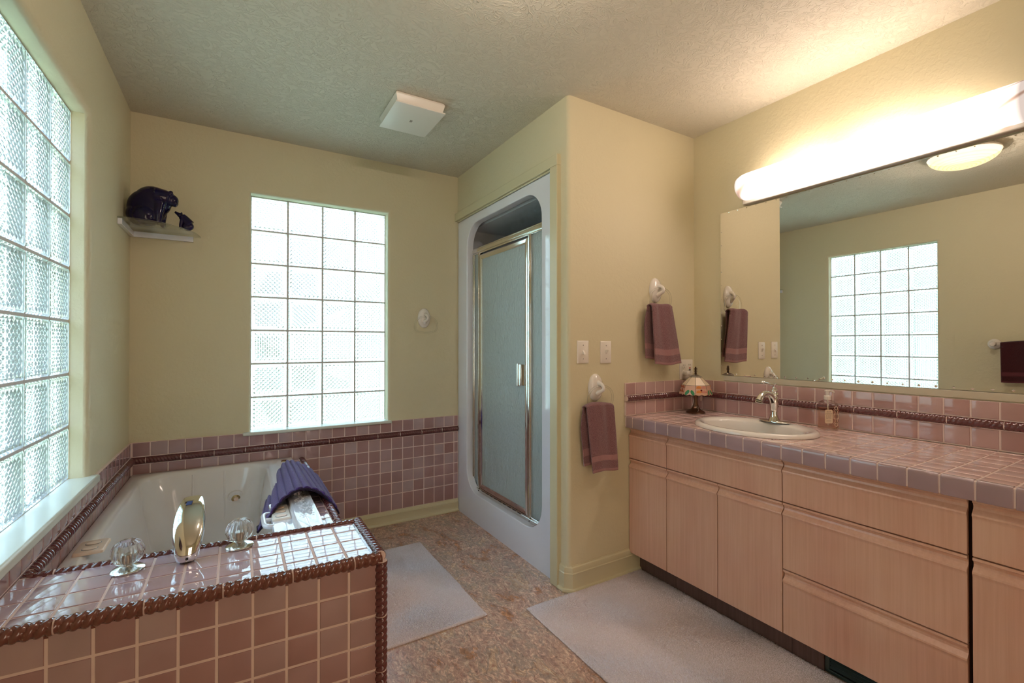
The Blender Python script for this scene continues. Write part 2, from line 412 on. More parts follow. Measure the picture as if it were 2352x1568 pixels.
# glass block windows
def block_window(name, O, U, V, D, w, h, nc, nr, front, sill):
    O, U, V, D = map(Vector, (O, U, V, D))
    root = sempty(name, O); pw, ph = w/nc, h/nr; gap = .0052; th = .075
    bm = B(); n = 14; rim = .0085; hh = .0085
    for c in range(nc):
        for rw in range(nr):
            o2 = O + U*(c*pw) + V*(rw*ph) + D*front
            X0, X1, Y0, Y1 = gap, pw-gap, gap, ph-gap
            def pt(a, b, d): return bm.verts.new(o2 + U*a + V*b + D*d)
            def face(d0, s, off):
                ro = [pt(a, b, d0 + .004*s) for a, b in ((X0, Y0), (X1, Y0), (X1, Y1), (X0, Y1))]
                ra = [pt(a, b, d0) for a, b in ((X0+.004, Y0+.004), (X1-.004, Y0+.004), (X1-.004, Y1-.004), (X0+.004, Y1-.004))]
                f0, f1, g0, g1 = X0+rim, X1-rim, Y0+rim, Y1-rim
                G = [[None]*(n+1) for _ in range(n+1)]
                for i in range(n+1):
                    for j in range(n+1):
                        edge = i in (0, n) or j in (0, n)
                        pk = (i+j+off) % 2 == 0
                        d = d0 + .003*s + (0 if edge else (0 if pk else hh)*s)
                        G[i][j] = pt(f0+(f1-f0)*i/n, g0+(g1-g0)*j/n, d)
                for i in range(n):
                    for j in range(n):
                        a, b_, c_, d_ = G[i][j], G[i+1][j], G[i+1][j+1], G[i][j+1]
                        if (i+j+off) % 2 == 0: bm.faces.new((a, b_, c_)); bm.faces.new((a, c_, d_))
                        else: bm.faces.new((b_, c_, d_)); bm.faces.new((b_, d_, a))
                for q in range(4): bm.faces.new((ro[q], ro[(q+1) % 4], ra[(q+1) % 4], ra[q]))
                bnd = [[G[i][0] for i in range(n+1)], [G[n][j] for j in range(n+1)], [G[i][n] for i in range(n, -1, -1)], [G[0][j] for j in range(n, -1, -1)]]
                for q in range(4): bm.faces.new([ra[q], ra[(q+1) % 4]] + bnd[q][::-1])
                return ro
            a = face(0, 1, 0); b_ = face(th, -1, 1)
            for q in range(4): bm.faces.new((a[q], b_[q], b_[(q+1) % 4], a[(q+1) % 4]))
    obj('glass_blocks', bm, 'block_glass', root)
    bm = B(); z = .003
    def bar(u0, u1, v0, v1, e=0):
        q = [O + U*u + V*v + D*d for d in (front+z+e, front+th-z-e) for u, v in ((u0, v0), (u1, v0), (u1, v1), (u0, v1))]
        vs = [bm.verts.new(p) for p in q]
        for f in ((0,1,2,3),(4,7,6,5),(0,4,5,1),(1,5,6,2),(2,6,7,3),(3,7,4,0)): bm.faces.new([vs[i] for i in f])
    for c in range(nc+1): bar(max(.0002, c*pw-gap*.95), min(w-.0002, c*pw+gap*.95), .0002, h-.0002)
    for rw in range(nr+1): bar(.0004, w-.0004, max(.0003, rw*ph-gap*.95), min(h-.0003, rw*ph+gap*.95), .0006)
    obj('mortar_grid', bm, 'mortar', root)
    s = obj('window_sill', sill, 'sill_paint', root, bevel=.007, seg=3)
    return root
s1 = bx((XL-.135, 1.42, .672), (XL+.026, 2.385, .703))
block_window('window_1', (XL, W1[0], W1[2]), (0, 1, 0), (0, 0, 1), (-1, 0, 0), W1[1]-W1[0], W1[3]-W1[2], 4, 7, .058, s1)
s2 = bx((W2[0]-.038, YB-.022, .678), (W2[1]+.022, YB+.135, .698))
block_window('window_2', (W2[0], YB, W2[2]), (1, 0, 0), (0, 0, 1), (0, 1, 0), W2[1]-W2[0], W2[3]-W2[2], 4, 7, .075, s2)

# casing around the shower, baseboards
def casing(name, a, b): struct(obj(name, bx(a, b), 'trim_paint', bevel=.003))
casing('trim_1', (XS-.024, 1.850, 0), (XS+.004, 1.912, 2.112))
casing('trim_2', (XS-.024, 1.850, 2.112), (XS+.004, YB-.001, 2.168))
def baseboard(name, p0, p1, nrm, h=.095, mat='trim_paint', ext=0):
    p0, p1, nrm = Vector(p0), Vector(p1), Vector(nrm); bm = B()
    prof = [(0, 0), (.024, 0), (.026, .006), (.023, .014), (.015, .018), (.014, .022), (.014, h*.68), (.0155, h*.71), (.012, h*.74), (.012, h*.86), (.009, h*.93), (.004, h*.96), (.002, h), (0, h)]
    prism(bm, [p0 + nrm*a + Vector((0, 0, z)) for a, z in prof], p1-p0)
    struct(obj(name, bm, mat, smooth=30))
casing('trim_3', (XS-.012, 1.913, 2.104), (XS+.0005, YB-.012, 2.1118))
baseboard('baseboard_back', (.40, YB-.006, 0), (XS-.002, YB-.006, 0), (0, -1, 0), .092)
bm = B(); h = .125; q = .018
prof = [(0, 0), (.024, 0), (.026, .006), (.023, .014), (.015, .018), (.014, .022), (.014, h*.68), (.0155, h*.71), (.012, h*.74), (.012, h*.86), (.009, h*.93), (.004, h*.96), (.002, h), (0, h)]
path = [((XS, 1.850), (-1, 0)), ((XS, YS+q), (-1, -.1)), ((XS+q, YS), (-.1, -1)), ((1.868, YS), (0, -1))]
loft(bm, [[Vector((p[0]+a*nv[0], p[1]+a*nv[1], z)) for a, z in prof] for p, nv in path])
struct(obj('baseboard_side', bm, 'trim_paint', smooth=30))
baseboard('baseboard_left', (XL, YF, 0), (XL, 1.285, 0), (1, 0, 0), .11)
baseboard('baseboard_front', (XL+.03, YF, 0), (XR-.03, YF, 0), (0, 1, 0), .11)

# ------------------------------------------------------------------ tiled wainscot (back and left wall)
ZT = .694; ZR1 = ZT-P; ZR0 = ZR1-.040       # top of field, rope band
rt = thing('tiled_wainscot', 'mauve tile wainscot with dark rope border under the far window, along the back wall', 'tile wainscot', (.45, YB, 0))
bm = B(); us = cuts(XL+.012, XS-.002, .9797)
vs = [ZR0 - k*P for k in range(7)][::-1]; vs[0] = .088
lft = [u for u in us if u < .30]+[.30]; rgt = [.30]+[u for u in us if u > .302]
top = [r for r in grid(us, [ZR1, ZT])]
tiles(bm, (0, YB-.006, 0), (1, 0, 0), (0, 0, 1), (0, -1, 0), top + grid(us, [ZR0-P*.78 if False else ZR0-P, ZR0]) + grid([.2935]+[u for u in us if u > .30], vs[:-1]))
obj('wall_tiles', bm, 'tile_mauve', rt, smooth=40)
obj('grout_bed', bx((XL+.006, YB-.0095, .085), (XS-.001, YB-.0001, ZT-.001)), 'grout', rt)
bm = B(); rope(bm, (XL+.012, YB-.0095, (ZR0+ZR1)/2), (XS-.002, YB-.0095, (ZR0+ZR1)/2), (0, -1, 0), .0165, .06, hand=-1, lobes=10, k=1.5, dp=.3)
box(bm, (XL+.008, YB-.0112, ZR0+.0015), (XS-.001, YB-.003, ZR1-.0015))
obj('rope_border', bm, ['rope_glaze', 'grout'], rt, smooth=50)
rt = thing('tiled_wainscot', 'mauve tile strip with glossy dark rope border under the large left window', 'tile wainscot', (XL, 2.2, .5))
bm = B(); us = cuts(1.352, YB-.012, 1.36)
tiles(bm, (XL+.006, 0, 0), (0, 1, 0), (0, 0, 1), (1, 0, 0), [r for r in grid(us, [ZR1, ZT]) if r[0] > 2.388] + [(a, ZR1, b, .671) for a, b in zip(us, us[1:]) if a < 2.388] + grid(us, [ZR0-P, ZR0]))
obj('wall_tiles', bm, 'tile_mauve', rt, smooth=40)
bm = B(); box(bm, (XL+.0001, 1.352, ZR0-P-.02), (XL+.0095, YB-.008, .671)); box(bm, (XL+.0001, 2.388, .671), (XL+.0095, YB-.008, ZT-.001))
obj('grout_bed', bm, 'grout', rt)
bm = B(); rope(bm, (XL+.013, 1.352, (ZR0+ZR1)/2), (XL+.013, YB-.014, (ZR0+ZR1)/2), (1, 0, 0), .018, .05, hand=1)
box(bm, (XL+.003, 1.352, ZR0+.0015), (XL+.0125, YB-.010, ZR1-.0015))
obj('rope_border', bm, ['rope_glaze', 'grout'], rt, smooth=50)

SH = .0577
def shear(bm, pivot=.350):
    for v in bm.verts: v.co.y += SH*(pivot - v.co.x)
    return bm
# ------------------------------------------------------------------ raised tiled ledge + tub deck
LX, LF, LB, LZ = .350, 1.300, 1.600, .622
rt = thing('tub_surround', 'mauve tiled tub surround with raised ledge and twisted rope edging', 'tub surround', (0, 1.45, 0))
g = .0095
bm = B(); box(bm, (XL+.010, LF+g-.0042, 0), (LX-.002, LB-.003, LZ-g+.0036)); box(bm, (.292, LB-.006, 0), (LX-.002, YB-.012, .5085))
obj('core', shear(bm), 'grout', rt)
bm = B(); us = cuts(XL+.012, LX-.006, LX-.008)
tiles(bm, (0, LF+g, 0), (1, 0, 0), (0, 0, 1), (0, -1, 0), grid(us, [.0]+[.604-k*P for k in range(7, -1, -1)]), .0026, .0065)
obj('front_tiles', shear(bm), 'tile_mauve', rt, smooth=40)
bm = B()
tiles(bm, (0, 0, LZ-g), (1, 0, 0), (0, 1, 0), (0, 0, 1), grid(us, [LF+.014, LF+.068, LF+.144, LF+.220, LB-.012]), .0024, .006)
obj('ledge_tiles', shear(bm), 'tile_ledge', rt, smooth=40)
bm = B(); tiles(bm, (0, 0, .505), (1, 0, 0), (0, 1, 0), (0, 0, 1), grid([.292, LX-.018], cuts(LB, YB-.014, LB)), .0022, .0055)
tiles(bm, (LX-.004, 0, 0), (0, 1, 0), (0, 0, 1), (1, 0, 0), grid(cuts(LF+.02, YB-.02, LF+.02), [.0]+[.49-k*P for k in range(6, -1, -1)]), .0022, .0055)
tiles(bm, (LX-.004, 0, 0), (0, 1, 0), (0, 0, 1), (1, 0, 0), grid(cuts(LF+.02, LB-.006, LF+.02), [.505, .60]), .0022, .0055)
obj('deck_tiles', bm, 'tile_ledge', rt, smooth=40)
RR = .0185
bm = B(); rope(bm, (XL+.014, LF+.008, LZ-.013), (LX+.002, LF+.008, LZ-.013), (0, -.7, .7), RR, 2*P-.014, hand=1)
box(bm, (XL+.014, LF+.004, LZ-.034), (LX, LF+.02, LZ-.004))
obj('rope_edge', shear(bm), ['rope_glaze_brown', 'grout'], rt, smooth=50)
bm = B(); rope(bm, (XL+.03, LB-.006, LZ-.008), (LX+.002, LB-.006, LZ-.008), (0, .7, .7), .0135, .05, hand=1)
obj('rope_edge', shear(bm), ['rope_glaze', 'grout'], rt, smooth=50)
bm = B(); rope(bm, (LX, LF+.006, LZ-.008), (LX, LB, LZ-.008), (.7, 0, .7), .0165, hand=1)
box(bm, (LX-.022, LF+.02, LZ-.014), (LX-.002, LB-.012, LZ-.003))
obj('rope_edge', shear(bm), ['rope_glaze', 'grout'], rt, smooth=50)
bm = B(); rope(bm, (LX+.002, LF+.006, LZ-.02), (LX+.002, LF+.006, .005), (.7, -.7, 0), .0175, hand=-1)
box(bm, (LX-.010, LF+.004, 0), (LX+.006, LF+.02, LZ-.03))
obj('rope_edge', shear(bm), ['rope_glaze', 'grout'], rt, smooth=50)
bm = B(); rope(bm, (LX-.003, LB+.002, .506), (LX-.003, YB-.016, .506), (.7, 0, .7), .0165, .03, hand=1)
obj('rope_edge', shear(bm), ['rope_glaze', 'grout'], rt, smooth=50)

# ------------------------------------------------------------------ bathtub
rt = thing('bathtub', 'cream acrylic whirlpool bathtub set behind the tiled ledge below the left window', 'bathtub', (-.1, 2.35, 0))
tx0, tx1, ty0, ty1, tz = XL+.0125, .291, LB+.001, YB-.0125, .529
bm = B(); K = 12
def rr3(x0, x1, y0, y1, r, z): return [Vector((a, b, z)) for a, b in rrect(x0, x1, y0, y1, r, K)]
rings = [rr3(tx0, tx1, ty0, ty1, .006, .02), rr3(tx0, tx1, ty0, ty1, .006, tz-.006), rr3(tx0+.006, tx1-.006, ty0+.006, ty1-.006, .01, tz),
         rr3(tx0+.040, tx1-.125, ty0+.10, ty1-.045, .13, tz), rr3(tx0+.052, tx1-.137, ty0+.112, ty1-.057, .13, tz-.005),
         rr3(tx0+.060, tx1-.146, ty0+.122, ty1-.066, .13, tz-.022), rr3(tx0+.075, tx1-.165, ty0+.16, ty1-.09, .13, .40),
         rr3(tx0+.10, tx1-.185, ty0+.22, ty1-.12, .13, .27), rr3(tx0+.125, tx1-.21, ty0+.30, ty1-.16, .12, .15), rr3(tx0+.18, tx1-.26, ty0+.38, ty1-.24, .08, .115)]
loft(bm, rings)
for v in bm.verts: v.co.y += SH*(LX-v.co.x)*max(0, 1-(v.co.y-ty0)/.6)
obj('tub_shell', bm, 'acrylic', rt, smooth=45)
# moulded back rest ribs
for x in (-.20, -.055, .075):
    bm = B(); tube(bm, spline([(x, 3.03, .505), (x, 3.012, .42), (x, 2.985, .30), (x, 2.962, .20)], 5), [.006]*16, 8, sx=1.5)
    obj('moulded_rib', bm, 'acrylic', rt, smooth=True)
def jet(x, y, z, tilt):
    M = Matrix.Translation((x, y, z)) @ Matrix.Rotation(PI/2+tilt, 4, 'X')
    bm = B(); lathe(bm, [(.0, .012), (.034, .012), (.040, .009), (.043, .001), (.043, -.01)], 28, M)
    j = obj('jet', bm, 'acrylic', rt, smooth=40)
    bm = B(); lathe(bm, [(.0, .0135), (.020, .0135), (.022, .012)], 24, M); obj('jet_socket', bm, 'brass_jet', j, smooth=40)
    bm = B(); lathe(bm, [(.004, .020), (.010, .021), (.012, .014)], 20, M); obj('jet_nozzle', bm, 'ivory_plastic', j, smooth=40)
jet(.0, 3.000, .355, .13)
bm = B(); lathe(bm, [(.0, .0045), (.010, .005), (.017, .003), (.019, 0)], 24, Matrix.Translation((.243, 3.000, tz)))
obj('overflow_cap', bm, 'brass_jet', rt, smooth=40)
# raised right rim: textured pad and switch console
bm = B(); loft(bm, [[Vector((a, b, z)) for a, b in rrect(x0, .280, 1.66, 2.72, .012, 4)] for x0, z in ((.185, tz-.004), (.192, tz+.016), (.200, tz+.020))] )
obj('rim_pad', bm, 'white_acrylic', rt, smooth=40)
bm = B(); rnd = random.Random(3)
for i in range(170):
    x, y = rnd.uniform(.212, .270), rnd.uniform(1.92, 2.30)
    a = rnd.uniform(0, PI); d = Vector((math.cos(a), math.sin(a), 0))*.0045
    tube(bm, [Vector((x, y, tz+.0198))-d, Vector((x, y, tz+.0200)), Vector((x, y, tz+.0198))+d], [.0005, .0012, .0005], 5)
obj('grip_texture', bm, 'white_acrylic', rt, smooth=True)
def console(x0, x1, y0, y1, buttons, lean):
    bm = B(); loft(bm, [[Vector((a, b, tz+z)) for a, b in rrect(x0+i, x1-i, y0+i, y1-i, .008, 4)] for i, z in ((0, 0), (.001, .007), (.004, .010))])
    cn = obj('switch_panel', bm, 'ivory_plastic' if lean else 'white_plastic', rt, smooth=40)
    for (x, y) in buttons:
        bm = B(); lathe(bm, [(0, .0125), (.0165, .0125), (.018, .011), (.018, .008)], 22, Matrix.Translation((x, y, tz)) @ Matrix.Diagonal((1.1, .75, 1, 1)))
        k = obj('button', bm, 'ivory_plastic', cn, smooth=40)
        bm = B(); lathe(bm, [(.017, .0112), (.0195, .0112), (.0195, .009)], 22, Matrix.Translation((x, y, tz)) @ Matrix.Diagonal((1.1, .75, 1, 1)))
        obj('button_ring', bm, 'gray_ring', k, smooth=40)
console(.120, .186, 1.985, 2.155, [(.153, 2.015), (.153, 2.065), (.153, 2.115)], False)
console(-.452, -.372, 1.985, 2.10, [(-.412, 2.015), (-.412, 2.062)], True)
bm = B(); loft(bm, [[Vector((a, b_, z)) for a, b_ in rrect(.118+i, .190, 1.72+i, 2.22-i, .012, 4)] for i, z in ((0, tz-.05), (0, tz-.004), (.003, tz+.0008), (.006, tz+.0012))]); obj('armrest', bm, 'white_acrylic', rt, smooth=40)
for y0, y1 in ((1.955, 2.105),):
    bm = B(); tube(bm, spline([(.124, y0, tz-.006), (.104, y0+.004, tz-.004), (.094, y0+.022, tz-.003), (.093, (y0+y1)/2, tz-.002), (.094, y1-.022, tz-.003), (.104, y1-.004, tz-.004), (.124, y1, tz-.006)], 5), .0095, 12); tube(bm, [(.094, (y0+y1)/2, tz-.002), (.124, (y0+y1)/2, tz-.004)], .008, 10)
    obj('grab_handle', bm, 'white_acrylic', rt, smooth=True)

# tub filler and crystal knobs
tf = rt = thing('tub_faucet', 'chrome waterfall tub spout with a faceted crystal knob on each side, on the tiled ledge', 'tub faucet', (-.115, 1.54, LZ))
bm = B(); st = [(1.530, .616, .046, .034), (1.534, .640, .056, .042), (1.545, .668, .070, .040), (1.565, .697, .077, .034), (1.592, .722, .074, .027), (1.628, .741, .064, .020), (1.665, .750, .052, .014), (1.690, .751, .045, .009)]
rings = []
for i, (y, z, w, t) in enumerate(st):
    a = st[max(i-1, 0)]; b_ = st[min(i+1, len(st)-1)]; d = Vector((0, b_[0]-a[0], b_[1]-a[1])).normalized(); nn = Vector((0, -d.z, d.y))
    rings.append([Vector((-.115 + .0008*i, y, z)) + Vector((math.copysign(abs(math.cos(q))**.75, math.cos(q))*w/2, 0, 0)) + nn*(math.copysign(abs(math.sin(q))**.8, math.sin(q))*t/2) for q in [2*PI*k/28 for k in range(28)]])
loft(bm, rings); obj('spout', bm, 'chrome', rt, smooth=60, subsurf=1)
bm = B(); lathe(bm, [(0, .001), (.0035, .001), (.004, -.004)], 14, Matrix.Translation((-.113, 1.5145, .633)) @ Matrix.Rotation(PI/2, 4, 'X')); obj('set_screw_hole', bm, 'black_hole', rt)
bm = B(); prism(bm, [(-.124, 1.6205, .7475), (-.110, 1.6205, .7475), (-.108, 1.636, .7525), (-.122, 1.636, .7525)], (0, .0003, .0006)); obj('sticker', bm, 'blue_sticker', rt)
def knob(x, y, label):
    z = LZ - .003
    bm = B(); lathe(bm, [(0, .016), (.016, .016), (.030, .026), (.0365, .042), (.036, .056), (.029, .070), (.017, .078), (0, .079)], 60, Matrix.Translation((x, y, z)), flute=lambda a, zz: 1-.075*abs(math.sin(a*6)))
    hd = obj('crystal_handle', bm, 'crystal', tf, smooth=26); hd['label'] = label
    bm = B(); lathe(bm, [(0, 0), (.036, 0), (.0365, .003), (.033, .006), (.020, .010), (.012, .013), (.011, .020), (0, .020)], 32, Matrix.Translation((x, y, z)))
    obj('base_ring', bm, 'chrome_brushed', hd, smooth=35)
    bm = B(); lathe(bm, [(0, .018), (.010, .018), (.012, .040), (.010, .044), (0, .044)], 16, Matrix.Translation((x, y, z))); obj('stem', bm, 'pewter', hd, smooth=35)
knob(-.243, 1.556, 'faceted crystal knob on chrome base left of the tub spout')
knob(.010, 1.572, 'faceted crystal knob on chrome base right of the tub spout')

# purple mat draped over the tub's right rim
NU, NV = 144, 48; bm = B(); G = []
near = spline([(.070, 1.995, .500), (.100, 2.03, .520), (.150, 2.09, .565), (.200, 2.14, .585), (.250, 2.17, .588), (.300, 2.17, .572), (.338, 2.15, .545), (.372, 2.12, .500), (.385, 2.11, .474)], 12)
far = spline([(.128, 2.66, .405), (.150, 2.68, .44), (.180, 2.70, .520), (.212, 2.72, .572), (.245, 2.73, .584), (.290, 2.74, .566), (.335, 2.74, .535), (.380, 2.73, .488), (.405, 2.71, .43)], 12)
for i in range(NU+1):
    f = i/NU*(len(near)-1); a = int(min(f, len(near)-2)); t = f-a
    pn = near[a].lerp(near[a+1], t); pf = far[a].lerp(far[a+1], t)
    rib = abs(math.sin(PI*i/NU*12))**.55; row = []
    for j in range(NV+1):
        v = j/NV; p = pn.lerp(pf, v)
        nrm = Vector((-.7 + 1.3*i/NU, -.15, 1)).normalized()
        row.append(bm.verts.new(p + nrm*(.0098*min(1, i/14+.2, (NU-i)/14+.2)*rib*(1+.16*math.sin(v*PI*40+i*.5))) + Vector((0, 0, .006*math.sin(v*PI)*math.sin(i*.11)))))
    G.append(row)
for i in range(NU):
    for j in range(NV): bm.faces.new((G[i][j], G[i+1][j], G[i+1][j+1], G[i][j+1]))
o = obj('bath_mat', bm, 'purple_chenille', smooth=True, recalc=False)
s = o.modifiers.new('s', 'SOLIDIFY'); s.thickness = .007; s.offset = -1
tag(o, 'purple ribbed bath mat draped over the right rim of the tub', 'bath mat')
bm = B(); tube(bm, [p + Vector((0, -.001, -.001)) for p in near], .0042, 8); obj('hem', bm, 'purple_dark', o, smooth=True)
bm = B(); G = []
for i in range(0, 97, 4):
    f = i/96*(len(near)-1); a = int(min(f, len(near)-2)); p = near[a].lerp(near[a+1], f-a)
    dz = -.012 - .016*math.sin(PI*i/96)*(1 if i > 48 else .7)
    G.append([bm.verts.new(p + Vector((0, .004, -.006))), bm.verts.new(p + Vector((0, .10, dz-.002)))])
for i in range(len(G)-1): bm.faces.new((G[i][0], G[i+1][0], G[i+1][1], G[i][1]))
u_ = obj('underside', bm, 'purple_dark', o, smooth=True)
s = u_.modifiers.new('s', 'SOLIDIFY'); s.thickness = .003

# ------------------------------------------------------------------ shower stall
rt = thing('shower_stall', 'white fiberglass shower stall with rounded opening and framed obscure glass door', 'shower', (XS, 2.5, 0))
bm = B(); y0, y1, z0, z1 = 1.9125, YB-.0105, .0, 2.103; hy0, hy1, hz0, hz1 = 2.023, 2.948, .195, 2.046
K = 10
def rp(e, x, r): return [Vector((x, a, b_)) for a, b_ in rrect(hy0-e, hy1+e, hz0-e, hz1+e, r+e, K)]
def rq(x):
    out = []
    for (cy, cz) in ((y1, z1), (y0, z1), (y0, z0), (y1, z0)):
        out += [Vector((x, cy, cz))]*(K+1)
    return out
RH = .155
rings = [rq(XS+.05), rq(XS+.001), rp(.007, XS+.001, RH), rp(.0035, XS+.002, RH), rp(.001, XS+.0045, RH), rp(0, XS+.009, RH), rp(0, XS+.05, RH)]
loft(bm, rings, True, False, False); bmesh.ops.remove_doubles(bm, verts=bm.verts[:], dist=1e-5)
o = obj('front_panel', bm, 'white_acrylic', rt, smooth=24)
bm = B(); xa, xb = XS+.052, XR-.01
box(bm, (xb-.02, y0+.005, .0), (xb, y1-.005, 2.4)); box(bm, (xa+.04, y1-.02, 0), (xb-.02, y1-.003, 2.4)); box(bm, (xa+.04, y0+.003, 0), (xb-.02, y0+.02, 2.4)); box(bm, (xa+.01, y0+.02, 0), (xb-.02, y1-.02, .10)); box(bm, (xa+.04, y0+.02, 2.05), (xb-.02, y1-.02, 2.08))
obj('stall_liner', bm, 'stall_white', rt)
xf = XS+.050
bm = B(); box(bm, (xf, hy0, 1.842), (xf+.034, hy1, 1.862)); box(bm, (xf-.008, hy0+.002, 1.853), (xf+.03, hy1-.002, 1.878)); box(bm, (xf-.002, hy0, 1.878), (xf+.03, hy1, 1.888))
obj('header_rail', bm, 'nickel_frame', rt, bevel=.003)
bm = B(); box(bm, (xf-.012, hy0+.02, .196), (xf+.03, hy1-.02, .218)); box(bm, (xf-.002, hy0+.01, .216), (xf+.006, hy1-.01, .226)); obj('sill_rail', bm, 'nickel_frame', rt, bevel=.002)
bm = B()
for a, b_ in ((2.955-.030, 2.948), (2.838, 2.862), (2.197, 2.222), (2.023, 2.035)):
    box(bm, (xf-.002, a, .214), (xf+.02, b_, 1.845)); box(bm, (xf-.010, a+.006, .218), (xf, b_-.006, 1.845))
obj('mullions', bm, 'nickel_frame', rt, bevel=.0025)
bm = B(); box(bm, (xf+.008, 2.860, .222), (xf+.013, 2.932, 1.842)); box(bm, (xf+.008, 2.03, .222), (xf+.013, 2.200, 1.842))
obj('side_glass', bm, 'obscure_glass', rt)
dr = bpy.data.objects.new('shower_door', None); C.objects.link(dr); dr.parent = rt; dr.location = (0, 0, 0); dr.matrix_parent_inverse = rt.matrix_basis.inverted()
def sub(name, bm, mat, **k):
    o = obj(name, bm, mat, **k); o.parent = dr; o.matrix_parent_inverse = Matrix(); return o
bm = B(); da, db, dz0, dz1 = 2.226, 2.832, .226, 1.826
def dring(e, x): return [Vector((x, a, b_)) for a, b_ in ((da+e, dz0+e), (db-e, dz0+e), (db-e, dz1-e), (da+e, dz1-e))]
rings = [dring(0, xf+.01), dring(0, xf-.008), dring(.006, xf-.012), dring(.022, xf-.008), dring(.030, xf-.002), dring(.030, xf+.01)]; rings.append(rings[0])
loft(bm, rings, True, False, False); bmesh.ops.remove_doubles(bm, verts=bm.verts[:], dist=1e-6)
def sub_(name, bm, mat, **k):
    o = obj(name, bm, mat, **k); o.parent = dr; o.matrix_parent_inverse = (dr.matrix_parent_inverse).inverted() @ rt.matrix_basis.inverted(); return o
dr.location = (0, 0, 0)
sub_('door_frame', bm, 'nickel_frame')
sub_('door_glass', bx((xf+.001, da+.028, dz0+.028), (xf+.005, db-.028, dz1-.028)), 'obscure_glass')
bm = B(); box(bm, (xf-.040, 2.276, .968), (xf-.030, 2.294, 1.10)); box(bm, (xf-.034, 2.252, .972), (xf-.006, 2.262, 1.096)); box(bm, (xf-.036, 2.256, .972), (xf-.030, 2.290, 1.096))
sub_('door_handle', bm, 'nickel_frame', bevel=.003)
bm = B()
for k in range(9): box(bm, (xf-.014, 2.29+k*.058, .216), (xf-.011, 2.325+k*.058, .221))
obj('drip_slots', bm, 'black_hole', rt)
for y in (2.84, 2.20):
    bm = B(); lathe(bm, [(0, .002), (.003, .002), (.004, 0)], 12, Matrix.Translation((xf-.012, y, .206)) @ Matrix.Rotation(-PI/2, 4, 'Y')); obj('screw', bm, 'black_hole', rt)

# ------------------------------------------------------------------ exhaust fan cover on ceiling
rt = thing('exhaust_fan', 'square white exhaust fan cover on the ceiling', 'exhaust fan', (.775, 2.31, H))
def rect(x0, x1, y0, y1, z): return [Vector((x0, y0, z)), Vector((x1, y0, z)), Vector((x1, y1, z)), Vector((x0, y1, z))]
bm = B(); loft(bm, [rect(.660, .905, 2.185, 2.480, H-.0005), rect(.655, .91, 2.18, 2.485, H-.012), rect(.668, .900, 2.196, 2.470, H-.052)])
obj('housing', bm, 'white_plastic', rt, bevel=.003)
bm = B(); loft(bm, [rect(.655, .912, 2.180, 2.487, H-.049), rect(.655, .912, 2.180, 2.487, H-.055), rect(.670, .897, 2.197, 2.470, H-.058)])
obj('cover', bm, 'white_plastic', rt, bevel=.002)
obj('badge', bx((.775, 2.325, H-.0590), (.787, 2.345, H-.0578)), 'pewter', rt)

# ceiling dome lamp (seen in the mirror)
rt = thing('ceiling_lamp', 'round glowing alabaster dome ceiling lamp, seen reflected in the mirror', 'ceiling lamp', (.68, 1.03, H))
M = Matrix.Translation((0, 0, 0))
bm = B(); prof = [(0, -.098)] + [(.172*math.sin(a), -.020-.078*math.cos(a)) for a in [PI/2*i/12 for i in range(1, 13)]]
lathe(bm, prof, 48, Matrix()); o = obj('glass_dome', bm, 'dome_lit', rt, smooth=True); o.matrix_parent_inverse = Matrix()
bm = B(); lathe(bm, [(.10, -.0005), (.165, -.0005), (.176, -.012), (.176, -.020), (.168, -.022), (.10, -.022)], 48, Matrix()); o = obj('rim', bm, 'white_plastic', rt, smooth=40); o.matrix_parent_inverse = Matrix()

for k in range(6):
    l = bpy.data.lights.new('bulb', 'POINT'); l.energy = 5; l.color = WARM; l.shadow_soft_size = 0
    o = bpy.data.objects.new('bulb', l); C.objects.link(o); o.location = (.68+.11*math.cos(k*PI/3), 1.03+.11*math.sin(k*PI/3), H-.055)
# added warm fill behind the camera to brighten the ledge front; no doorway modelled
l = bpy.data.lights.new('added_fill_light', 'AREA'); l.shape = 'RECTANGLE'; l.size = .8; l.size_y = 2.0; l.energy = 9; l.color = (1, .78, .60)
o = bpy.data.objects.new('added_fill_light', l); C.objects.link(o); o.location = (.35, YF+.03, 1.02); o.rotation_euler = (PI/2, 0, 0)
# ------------------------------------------------------------------ corner shelf + bears
rt = thing('corner_shelf', 'glass corner shelf on white metal brackets in the upper left corner', 'shelf', (XL, YB, 1.80))
zb0, zb1 = 1.778, 1.806
bm = B(); prism(bm, [(XL+.0005, YB-.0005, zb0), (XL+.270, YB-.0005, zb0), (XL+.270, YB-.0005, zb1), (XL+.0005, YB-.0005, zb1)][::1], (0, 0, 0.0)) if False else box(bm, (XL+.0006, YB-.018, zb0), (XL+.276, YB-.0006, zb1))
box(bm, (XL+.0006, 2.800, zb0), (XL+.018, YB-.018, zb1))
obj('bracket', bm, 'white_acrylic', rt, bevel=.001)
bm = B(); ed = spline([(XL+.0015, 2.791, 0), (-.3937, 2.7967, 0), (-.2919, 2.8428, 0), (-.1987, 2.9767, 0), (-.1731, YB-.0015, 0)], 8)
prism(bm, [Vector((p.x, p.y, zb1+.0005)) for p in ed] + [Vector((XL+.0015, YB-.0015, zb1+.0005))], (0, 0, .006)); obj('glass_panel', bm, 'shelf_glass', rt, bevel=.001)
ZS = zb1 + .0066
